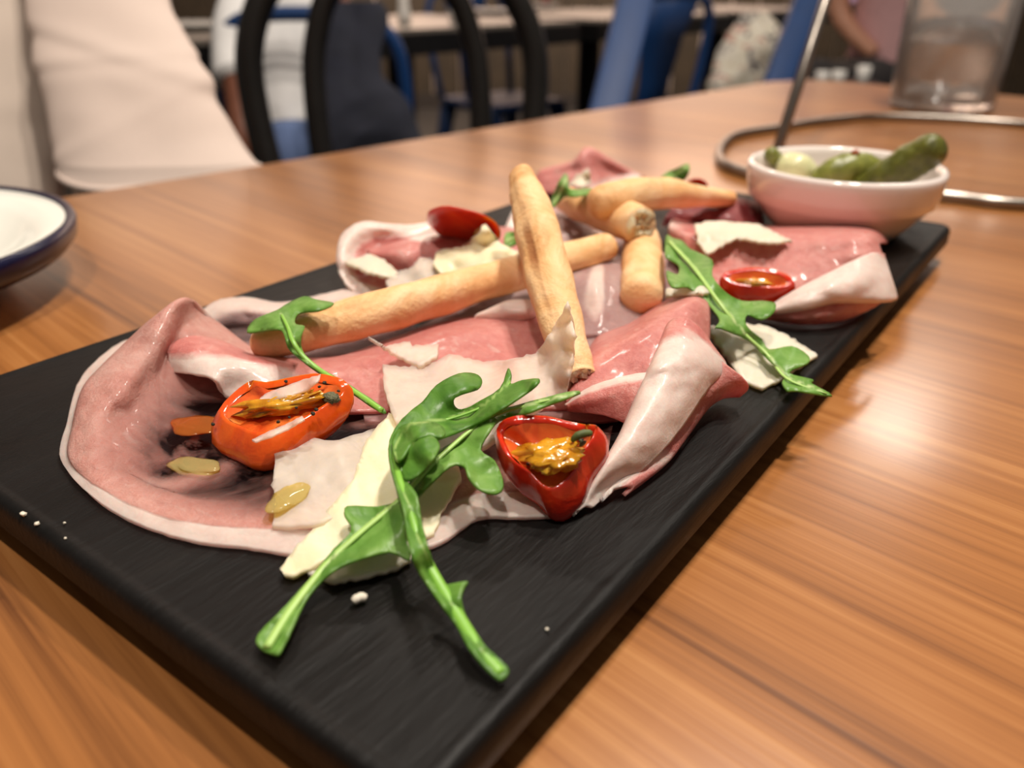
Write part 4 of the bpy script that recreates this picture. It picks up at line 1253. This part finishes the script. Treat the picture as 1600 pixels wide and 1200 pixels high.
# ---- row of black tables along the aisle
dr = Vector((0.68, 0.733)); nm_ = Vector((-0.733, 0.68))
TG2 = 'black edged cafe tables'
tabs = ['grey topped cafe table with black edge just behind the linen sleeve', 'grey topped cafe table behind the black bentwood chair',
        'grey topped cafe table behind the leaning blue uprights', 'grey topped cafe table farthest to the right behind the water tumbler']
tang = math.atan2((RH * dr.x + FH * dr.y).y, (RH * dr.x + FH * dr.y).x)
tcs = []
for i, lab in enumerate(tabs):
    c = Vector((0, 2.38)) + dr * (-1.0 + 0.90 * i) + nm_ * 0.36
    p = LW(c.x, c.y)
    tcs.append(c)
    root = empty('cafe_table', p, lab, 'table', TG2)
    v, f = box((p.x, p.y, 0.745), 0.79, 0.69, 0.010, tang)
    mk('table_top', v, f, 'table_grey', parent=root, smooth=False)
    v, f = box((p.x, p.y, 0.715), 0.80, 0.70, 0.050, tang)
    mk('edge_band', v, f, 'table_black', parent=root, smooth=False)
    v, f = lathe([(0.0, 0.0), (0.24, 0.0), (0.24, 0.012), (0.05, 0.03), (0.04, 0.06), (0.04, 0.66), (0.12, 0.69)], (p.x, p.y, 0), 20, True, True)
    mk('pedestal', v, f, 'table_black', parent=root)
def on_table(u, v):            # point of the table level seen at (u, v)
    d = ray(u, v)
    return CAM + d * ((0.7505 - CAM.z) / d.z)
for (u_, v_, r, h, lab) in ((632, 36, 0.017, 0.075, 'white salt shaker standing on the cafe table, left of two'), (712, 34, 0.017, 0.085, 'white pepper shaker standing on the cafe table, right of two')):
    p = on_table(u_, v_)
    vv, ff = lathe([(0, 0), (r, 0), (r * 1.05, h * 0.3), (r * 0.8, h * 0.75), (r * 0.85, h * 0.9), (r * 0.5, h), (0, h)], p, 20)
    mk('shaker', vv, ff, 'china_far', label=lab, cat='shaker', group='shakers on the cafe table')
for (u_, v_, r, lab) in ((760, 22, 0.10, 'white plate on the cafe table behind the black bentwood chair'), (835, 14, 0.10, 'white plate on the cafe table beside a red card'),
                         (1065, 14, 0.10, 'white plate on the cafe table between the two blue uprights'), (1315, 4, 0.12, 'white plate on the far cafe table behind the wire upright'),
                         (300, 46, 0.11, 'pale plate on the cafe table beside the linen sleeve')):
    p = on_table(u_, v_)
    vv, ff = lathe([(0, 0.001), (r * 0.6, 0.0), (r * 0.7, 0.003), (r, 0.014), (r, 0.016), (r * 0.7, 0.006), (0, 0.005)], p, 32)
    mk('dinner_plate', vv, ff, 'china_far', label=lab, cat='plate', group='plates on the cafe tables')
p = on_table(852, 6)
vv, ff = box((p.x, p.y, p.z + 0.03), 0.05, 0.012, 0.06, tang)
mk('menu_card', vv, ff, 'red_card', label='small red card standing on the cafe table', cat='card', bevel=0.002)
p = on_table(1345, 6)
vv, ff = blob((p.x, p.y, p.z + 0.02), 0.06, 0.05, 0.035, 3, 0.5, 2, 20, 12)
mk('napkin', vv, ff, 'lilac_cloth', label='crumpled lilac napkin on the far cafe table', cat='napkin')

# ---- black bentwood chair
def bentwood(loc, face, label):
    """face: horizontal unit vector the chair looks along"""
    root = empty('bentwood_chair', loc, label, 'chair')
    sd = Vector((face.y, -face.x, 0))
    def L(x, y, z): return Vector(loc) + sd * x + face * y + Vector((0, 0, z))
    def hoop(pts, r, nm):
        full = [L(x, y, z) for x, y, z in pts] + [L(-x, y, z) for x, y, z in reversed(pts[:-1])]
        v, f = tube(vsp(full, 8), r, 12)
        mk(nm, v, f, 'chair_black', parent=root)
    hoop([(0.165, -0.18, 0.46), (0.185, -0.21, 0.60), (0.198, -0.23, 0.70), (0.196, -0.24, 0.775), (0.165, -0.25, 0.845), (0.10, -0.255, 0.900), (0.0, -0.256, 0.922)], 0.019, 'outer_hoop')
    hoop([(0.100, -0.185, 0.46), (0.112, -0.21, 0.60), (0.116, -0.23, 0.72), (0.106, -0.24, 0.79), (0.078, -0.245, 0.848), (0.0, -0.248, 0.892)], 0.016, 'inner_hoop')
    v, f = lathe([(0.0, 0.0), (0.19, 0.0), (0.205, 0.008), (0.205, 0.03), (0.19, 0.036), (0.0, 0.030)], L(0, 0, 0.435), 40)
    mk('seat', v, f, 'chair_black', parent=root)
    for sx in (-1, 1):
        v, f = tube(vsp([L(sx * 0.145, 0.14, 0.44), L(sx * 0.165, 0.17, 0.2), L(sx * 0.175, 0.20, 0.0)], 6), 0.015, 10)
        mk('leg', v, f, 'chair_black', parent=root)
        v, f = tube(vsp([L(sx * 0.165, -0.18, 0.46), L(sx * 0.17, -0.20, 0.2), L(sx * 0.18, -0.25, 0.0)], 6), 0.016, 10)
        mk('leg', v, f, 'chair_black', parent=root)
    v, f = tube([L(0.155 * math.cos(a), 0.155 * math.sin(a), 0.24) for a in [2 * math.pi * i / 36 for i in range(36)]], 0.009, 8, closed=True)
    mk('brace_ring', v, f, 'chair_black', parent=root)
hp = D(622, 130, 1.14)
fc = -(FH * 0.98 + RH * -0.2).normalized()
bentwood(Vector((hp.x, hp.y, 0)) + fc * 0.235, fc, 'black bentwood chair with double hoop back across the table')

# ---- blue metal chairs
def metal_chair(loc, face, label, s=1.0, panel=True):
    root = empty('metal_chair', loc, label, 'chair', 'blue metal chairs')
    sd = Vector((face.y, -face.x, 0))
    def L(x, y, z): return Vector(loc) + (sd * x + face * y + Vector((0, 0, z))) * s
    half = [(0.165, -0.17, 0.45), (0.178, -0.20, 0.58), (0.182, -0.22, 0.70), (0.165, -0.235, 0.78), (0.11, -0.245, 0.818), (0.0, -0.248, 0.826)]
    full = [L(*p) for p in half] + [L(-p[0], p[1], p[2]) for p in reversed(half[:-1])]
    v, f = tube(vsp(full, 8), 0.0135 * s, 10)
    mk('back_hoop', v, f, 'chair_blue', parent=root)
    rs = []
    for z, w, y in ((0.45, 0.05, -0.175), (0.6, 0.055, -0.205), (0.72, 0.075, -0.225), (0.815, 0.105, -0.247)):
        rs.append([L(-w, y, z), L(w, y, z), L(w, y - 0.006, z), L(-w, y - 0.006, z)])
    if panel:
        v, f = rings(rs)
        mk('back_panel', v, f, 'chair_blue', parent=root)
    pts = rrect(-0.18, 0.18, -0.18, 0.18, 0.05, 0)
    v, f = rings([[L(p.x, p.y, z) for p in [q * k for q in pts]] for z, k in ((0.425, 0.97), (0.43, 1.0), (0.448, 1.0), (0.454, 0.97), (0.448, 0.85))])
    mk('seat', v, f, 'chair_blue', parent=root)
    for sx in (-1, 1):
        for sy in (-1, 1):
            a = [L(sx * (0.15 + dx), sy * (0.15 + dy), 0.44) for dx, dy in ((-0.028, -0.028), (0.02, -0.028), (0.02, 0.02), (-0.028, 0.02))]
            b = [L(sx * (0.205 + dx), sy * (0.215 + dy), 0.0) for dx, dy in ((-0.014, -0.014), (0.012, -0.014), (0.012, 0.012), (-0.014, 0.012))]
            v, f = rings([a, b])
            mk('leg', v, f, 'chair_blue', parent=root)
    for sx in (-1, 1):
        v, f = tube([L(sx * 0.17, 0.17, 0.25), L(sx * 0.17, -0.17, 0.25)], 0.007, 8)
        mk('brace', v, f, 'chair_blue', parent=root)
def ground(u, v, t):
    p = D(u, v, t)
    return Vector((p.x, p.y, 0))
metal_chair(ground(482, 100, 1.52) + FH * 0.24, FH.copy(), 'blue metal chair holding the navy jacket, seen from behind', 0.97, False)
fd = (RH * -0.6 + FH * 0.8).normalized()
metal_chair(LW(0.26, 2.51), fd, 'blue metal chair left of the wide blue upright, drawn up to the cafe table')
metal_chair(ground(1660, 120, 2.1), (-RH).normalized(), 'blue metal chair at the right edge behind the water tumbler')
metal_chair(LW(-0.04, 3.24), -fd, 'blue metal chair on the far side of the cafe tables, only its seat showing')
# bench with two wide flat blue uprights
ub = empty('bench', ground(1075, 150, 1.62), 'blue metal bench whose two wide flat uprights lean right', 'bench')
def upr(a, b, w, th):
    d = (b - a)
    lo = a - d * (a.z - 0.0) / d.z * 1.0
    hi = a + d * ((0.93 - a.z) / d.z)
    s_ = RH
    n_ = FH
    v, f = rings([[q + s_ * (x * w * k) + n_ * (y * th) for x, y in ((-0.5, -0.5), (0.5, -0.5), (0.5, 0.5), (-0.5, 0.5))] for q, k in ((lo, 0.8), (a, 1.0), (hi, 1.0))])
    mk('upright', v, f, 'chair_blue', parent=ub, bevel=0.004)
    return lo, hi
l1, h1 = upr(D(951, 165, 1.36), D(992, 0, 1.40), 0.062, 0.03)
l2, h2 = upr(D(1217, 122, 1.80), D(1262, 0, 1.84), 0.062, 0.03)
for k in (0.0,):
    v, f = tube([h1 + Vector((0, 0, k)), h2 + Vector((0, 0, k))], 0.02, 8)
    mk('rail', v, f, 'chair_blue', parent=ub)
sc0 = (l1 + l2) / 2
s1 = Vector((l1.x + (h1.x - l1.x) * 0.48, l1.y + (h1.y - l1.y) * 0.48, 0.44)); s2 = Vector((l2.x + (h2.x - l2.x) * 0.48, l2.y + (h2.y - l2.y) * 0.48, 0.44))
lf = (-RH * 0.75 + FH * 0.5).normalized() * 0.24
v, f = rings([[q + Vector((0, 0, z)) for q in (s1, s1 + lf, s2 + lf, s2)] for z in (0, 0.025)])
mk('seat', v, f, 'chair_blue', parent=ub, bevel=0.006)
for q in (s1 + lf * 0.93, s2 + lf * 0.93):
    v, f = tube([q, Vector((q.x, q.y, 0)) + lf * 0.1], 0.016, 8)
    mk('leg', v, f, 'chair_blue', parent=ub)

# ---- diner in a pale linen shirt at the left side of the table
def diner():
    t0 = 0.66
    C0 = D(-90, 120, 0.72)
    up = Vector((0, 0, 1))
    hip = Vector((C0.x, C0.y, 0.52)) - FH * 0.0
    chest = Vector((C0.x, C0.y, 1.02)); neck = chest + up * 0.22; head = neck + up * 0.17
    shR = D(150, -240, 0.72); shL = D(-330, -240, 0.80)
    elR = D(250, 250, 0.64); elL = D(-360, 260, 0.66)
    haR = D(60, 330, 0.60) + Vector((0, 0, -0.05)); haL = D(-330, 420, 0.55) + Vector((0, 0, -0.06))
    fwd_ = (Vector((0.0, 0.10, 0)) - Vector((C0.x, C0.y, 0))).normalized()
    sdv = Vector((fwd_.y, -fwd_.x, 0))
    parts = [limb([hip, hip + up * 0.25, chest, neck - up * 0.08], [0.075, 0.055, 0.055, 0.05]), limb([neck - up * 0.1, neck + up * 0.08], [0.058, 0.055])]
    v, f = blob(head, 0.075, 0.095, 0.115, 2, 0.04, 1.2, 24, 18); parts.append((v, f))
    v, f = blob(head + fwd_ * 0.098 - up * 0.01, 0.012, 0.012, 0.022, 1, 0.0); parts.append((v, f))
    parts.append(limb([shR, (shR + elR) / 2, elR, (elR + haR) / 2, haR], [0.032, 0.030, 0.028, 0.026, 0.024]))
    parts.append(limb([shL, (shL + elL) / 2, elL, (elL + haL) / 2, haL], [0.032, 0.030, 0.028, 0.026, 0.024]))
    for h_, e_ in ((haR, elR), (haL, elL)):
        d = (h_ - e_).normalized()
        s_ = d.cross(up).normalized()
        for k in range(4):
            b0 = h_ + s_ * (k - 1.5) * 0.019
            parts.append(limb([b0 - d * 0.02, b0 + d * 0.05, b0 + d * (0.082 + 0.006 * (1.5 - abs(k - 1.4))) - up * 0.012], [0.010, 0.009, 0.0075], 4, 10))
        parts.append(limb([h_ + s_ * 0.02, h_ + s_ * 0.05 + d * 0.03, h_ + s_ * 0.055 + d * 0.055], [0.012, 0.010, 0.008], 4, 10))
    for sg in (-1, 1):
        h2 = hip + sdv * sg * 0.10
        kn = h2 + fwd_ * 0.40 - up * 0.02
        parts.append(limb([h2, kn, kn - up * 0.40 - fwd_ * 0.02, kn - up * 0.44 + fwd_ * 0.12], [0.085, 0.060, 0.042, 0.03]))
    body = fused('person', parts, 'skin', 0.007, label='person in a loose pale linen shirt seated at the left side of the table', cat='person')
    # shirt: torso, hanging inner layer, wide sleeve with a hem
    rows = smooth_rows([(-330, -190, 60, 0.70), (-230, -290, 110, 0.70), (-150, -300, 70, 0.68), (-60, -260, 30, 0.66), (0, -250, 38, 0.65), (70, -250, 56, 0.64), (140, -250, 66, 0.635), (200, -255, 76, 0.63), (270, -260, 84, 0.625), (340, -260, 88, 0.62)], 6)
    v, f = rings(slab(rows, 0.65, 0.78, 48, 0.006, 3, 16))
    mk('shirt', v, f, 'linen_shaded', parent=body)
    rows = smooth_rows([(-260, 60, 215, 0.66), (-160, 45, 225, 0.65), (-60, 38, 245, 0.63), (0, 40, 263, 0.62), (60, 52, 290, 0.61), (110, 63, 312, 0.60), (160, 74, 336, 0.595), (210, 86, 362, 0.59), (245, 95, 388, 0.585), (262, 99, 398, 0.58)], 6)
    rs = slab(rows, 0.62, 0.42, 56, 0.0055, 7, 13)
    # folds running down the sleeve and a raised crease across it
    out = []
    n0 = len(rs)
    for i, r in enumerate(rs):
        c = sum(r, Vector()) / len(r)
        cu, cv = proj(c)
        ring = []
        for p in r:
            pu, pv = proj(p)
            y = pv - (100 - (pu - 60) * 0.07)
            w = 0.0016 * math.exp(-(y / 8) ** 2) - 0.0012 * math.exp(-((y - 14) / 9) ** 2)
            y2 = pv - (40 + (pu - 60) * 0.35); y3 = pv - (250 - (pu - 90) * 0.55)
            w += 0.0018 * math.exp(-(y2 / 11) ** 2) - 0.0014 * math.exp(-((y2 - 20) / 13) ** 2) + 0.0018 * math.exp(-(y3 / 12) ** 2)
            ring.append(p + (p - c).normalized() * w)
        out.append(ring)
    # hem dips in the middle of the front
    for r in out[-4:]:
        c = sum(r, Vector()) / len(r)
        for j, p in enumerate(r):
            fr_ = -(p - c).dot(FH)
            r[j] = p - Vector((0, 0, 1)) * max(0, fr_) * 0.35
    hem = [p + (p - sum(out[-1], Vector()) / len(out[-1])).normalized() * 0.0015 for p in out[-1]]
    V, F = rings(out, True, False)
    sl = mk('sleeve', V, F, 'linen', parent=body, thick=0.003)
    V, F = tube(hem, 0.0022, 8, closed=True)
    mk('hem', V, F, 'linen', parent=sl)
    rows = smooth_rows([(190, 110, 330, 0.60), (240, 112, 345, 0.595), (290, 116, 350, 0.592), (340, 122, 340, 0.59)], 5)
    v, f = rings(slab(rows, 0.62, 0.35, 40, 0.004, 11, 20))
    mk('shirt_tail', v, f, 'linen_shaded', parent=body)
    v, f = limb([shL + up * 0.02, (shL + elL) / 2, elL, (elL * 2 + haL) / 3], [0.075, 0.07, 0.06, 0.058], 6, 22)
    mk('sleeve', v, f, 'linen', parent=body)
    hv, hf = blob(head + up * 0.025 - fwd_ * 0.012, 0.086, 0.104, 0.110, 4, 0.08, 3, 24, 18)
    mk('hair', hv, hf, 'hair_dark', parent=body)
    tp = []
    for sg in (-1, 1):
        h2 = hip + sdv * sg * 0.10
        kn = h2 + fwd_ * 0.40 - up * 0.02
        tp.append(limb([h2 - fwd_ * 0.05, h2 + fwd_ * 0.15, kn, kn - up * 0.36], [0.11, 0.10, 0.075, 0.062]))
    tp.append(limb([hip - up * 0.06, hip + up * 0.08], [0.14, 0.14]))
    v, f = merge(tp)
    o = mk('trousers', v, f, 'trousers_grey', parent=body)
    r = o.modifiers.new('fuse', 'REMESH'); r.mode = 'VOXEL'; r.voxel_size = 0.012; r.use_smooth_shade = True
    # stool under the diner
    return hip
hip = diner()
stl = empty('stool', Vector((hip.x, hip.y, 0)), 'black stool under the person in the linen shirt', 'stool')
v, f = lathe([(0, 0), (0.17, 0), (0.18, 0.01), (0.18, 0.03), (0.17, 0.04), (0, 0.04)], (hip.x, hip.y, 0.40), 32)
mk('seat', v, f, 'chair_black', parent=stl)
for k in range(4):
    a = math.pi / 4 + k * math.pi / 2
    v, f = tube([Vector((hip.x + 0.12 * math.cos(a), hip.y + 0.12 * math.sin(a), 0.41)), Vector((hip.x + 0.18 * math.cos(a), hip.y + 0.18 * math.sin(a), 0.0))], 0.012, 8)
    mk('leg', v, f, 'chair_black', parent=stl)

# ---- guest in a white shirt beyond the blue chair
def guest():
    T = 1.62
    k = T / 2.02
    head = D(450, -190, T); up = Vector((0, 0, 1))
    c = D(450, 100, T)
    hip = Vector((c.x, c.y, 0.50))
    parts = [limb([hip, hip + up * 0.22, D(445, -20, T), D(448, -90, T)], [0.055, 0.035, 0.012, 0.012])]
    parts.append(limb([D(448, -100, T), head], [0.05, 0.05]))
    parts.append(blob(head, 0.075, 0.09, 0.11, 3, 0.03, 1.2, 22, 16))
    parts.append(limb([D(385, -10, 1.98 * k), D(368, 60, 1.92 * k), D(374, 140, 1.88 * k), D(384, 215, 1.86 * k), D(400, 262, 1.90 * k)], [0.04, 0.036, 0.030, 0.027, 0.022]))
    parts.append(limb([D(515, -10, 2.05 * k), D(535, 90, 2.05 * k), D(520, 170, 2.1 * k), D(480, 200, 2.2 * k)], [0.04, 0.036, 0.03, 0.022]))
    for sg in (-1, 1):
        h2 = hip + RH * sg * 0.05 - Vector((0, 0, 0.02)); kn = h2 + FH * 0.34
        parts.append(limb([h2, kn, kn - up * 0.40, kn - up * 0.45 + FH * 0.1], [0.06, 0.05, 0.04, 0.03]))
    body = fused('person', parts, 'skin_brown', 0.009, label='person in a white shirt and jeans sitting beyond the blue metal chair', cat='person')
    rows = smooth_rows([(-95, 400, 500), (-60, 385, 515), (0, 378, 520), (60, 385, 512), (120, 398, 500), (170, 408, 492), (205, 418, 486)], 5)
    v, f = rings(slab(rows, T, 0.7, 36, 0.008, 5, 12))
    mk('shirt', v, f, 'cotton_white', parent=body)
    v, f = limb([D(395, -20, 1.98 * k), D(372, 40, 1.92 * k), D(367, 90, 1.89 * k), D(369, 124, 1.87 * k)], [0.05, 0.046, 0.042, 0.042])
    mk('sleeve', v, f, 'cotton_white', parent=body)
    rows = smooth_rows([(190, 424, 486, T - 0.06), (240, 422, 490, T - 0.06), (330, 420, 494, T), (420, 420, 494, T)], 4)
    v, f = rings(slab(rows, T, 0.8, 28, 0.004, 9, 14))
    mk('jeans', v, f, 'denim', parent=body)
    v, f = blob(head + up * 0.02, 0.083, 0.098, 0.112, 6, 0.08, 3, 22, 16)
    mk('hair', v, f, 'hair_dark', parent=body)
guest()
rows = smooth_rows([(2, 508, 600), (20, 500, 606), (60, 496, 606), (110, 494, 600), (150, 496, 630), (185, 496, 650), (215, 492, 660), (260, 490, 668), (330, 495, 660)], 5)
v, f = rings(slab(rows, 1.40, 0.20, 44, 0.014, 2, 12))
mk('jacket', v, f, 'navy_cloth', label='navy blue jacket hanging on the back of the blue metal chair', cat='jacket')

# ---- guest in dark trousers by the far table
def guest2():
    T = 2.75
    up = Vector((0, 0, 1))
    c = D(1395, 60, T)
    hip = Vector((c.x, c.y, 0.52))
    head = Vector((c.x, c.y, 1.28))
    parts = [limb([hip, hip + up * 0.25, hip + up * 0.48, head - up * 0.16], [0.12, 0.11, 0.13, 0.055]), limb([head - up * 0.2, head], [0.05, 0.05]), blob(head, 0.075, 0.09, 0.11, 5, 0.03, 1.2, 22, 16)]
    parts.append(limb([hip + up * 0.45 - RH * 0.17, hip + up * 0.25 - RH * 0.2, hip + up * 0.12 - RH * 0.10 - FH * 0.12], [0.04, 0.035, 0.025]))
    parts.append(limb([hip + up * 0.45 + RH * 0.17, hip + up * 0.25 + RH * 0.2, hip + up * 0.12 + RH * 0.10 - FH * 0.12], [0.04, 0.035, 0.025]))
    for sg in (-1, 1):
        h2 = hip + RH * sg * 0.09; kn = h2 - RH * 0.28 - FH * 0.25
        parts.append(limb([h2, kn, kn - up * 0.42, kn - up * 0.47 - FH * 0.1], [0.075, 0.055, 0.04, 0.03]))
    body = fused('person', parts, 'skin', 0.010, label='person in dark trousers and a dusty pink top beside the far cafe table', cat='person')
    v, f = limb([hip - up * 0.02, hip + up * 0.24, hip + up * 0.46, hip + up * 0.58], [0.14, 0.135, 0.15, 0.07], 6, 24)
    mk('top', v, f, 'pink_cloth', parent=body)
    tp = [limb([hip - up * 0.08, hip + up * 0.06], [0.15, 0.15])]
    for sg in (-1, 1):
        h2 = hip + RH * sg * 0.09; kn = h2 - RH * 0.28 - FH * 0.25
        tp.append(limb([h2, (h2 + kn) / 2, kn, kn - up * 0.40], [0.11, 0.10, 0.085, 0.06]))
    v, f = merge(tp)
    o = mk('trousers', v, f, 'black_cloth', parent=body)
    r = o.modifiers.new('fuse', 'REMESH'); r.mode = 'VOXEL'; r.voxel_size = 0.014; r.use_smooth_shade = True
    v, f = blob(head + up * 0.02, 0.083, 0.098, 0.112, 6, 0.08, 3, 22, 16)
    mk('hair', v, f, 'hair_dark', parent=body)
    bn = empty('bench', Vector((c.x, c.y, 0)), 'dark bench under the person in the dusty pink top', 'bench')
    v, f = box((c.x, c.y, 0.42), 0.9, 0.42, 0.06, math.atan2(RH.y, RH.x))
    mk('seat', v, f, 'maroon_cloth', parent=bn, bevel=0.01)
    v, f = box((c.x, c.y, 0.20), 0.86, 0.38, 0.38, math.atan2(RH.y, RH.x))
    mk('base', v, f, 'table_black', parent=bn, bevel=0.005)
guest2()
# floral bag, dark coat, small cups
rows = smooth_rows([(18, 1158, 1196), (35, 1146, 1208), (62, 1130, 1224), (100, 1118, 1216), (140, 1108, 1206), (190, 1108, 1206), (235, 1112, 1200)], 5)
v, f = rings(slab(rows, 2.2, 0.5, 40, 0.018, 6, 10))
mk('cloth_bag', v, f, 'floral_cloth', label='crumpled cream and pink patterned cloth bag left of the thin blue upright', cat='bag')
p = ground(1165, 200, 2.25)
bn = empty('bench', p, 'low dark bench carrying the patterned cloth bag', 'bench')
zt = D(1165, 235, 2.2).z
v, f = box((p.x, p.y, zt / 2 - 0.005), 0.26, 0.26, zt - 0.01, math.atan2(RH.y, RH.x))
mk('block', v, f, 'table_black', parent=bn, bevel=0.008)
p = ground(1318, 128, 2.2)
zt = D(1318, 130, 2.2).z
lt = empty('side_table', p, 'low black side table with three white cups', 'table')
v, f = box((p.x, p.y, zt - 0.015), 0.20, 0.20, 0.03, math.atan2(RH.y, RH.x))
mk('table_top', v, f, 'table_black', parent=lt, bevel=0.003)
v, f = lathe([(0, 0), (0.08, 0), (0.08, 0.012), (0.03, 0.03), (0.025, zt - 0.03)], (p.x, p.y, 0), 20)
mk('pedestal', v, f, 'table_black', parent=lt)
for u_, h, lab in ((1284, 0.036, 'leftmost of three small white cups on the low black side table'), (1309, 0.038, 'middle one of three small white cups on the low black side table'), (1347, 0.050, 'tallest and rightmost white cup on the low black side table')):
    q = D(u_, 128, 2.13)
    v, f = lathe([(0, 0), (0.012, 0), (0.016, h * 0.5), (0.018, h), (0.016, h), (0.012, 0.005), (0, 0.004)], (q.x, q.y, zt + 0.0005), 20)
    mk('cup', v, f, 'china_far', label=lab, cat='cup', group='small white cups')
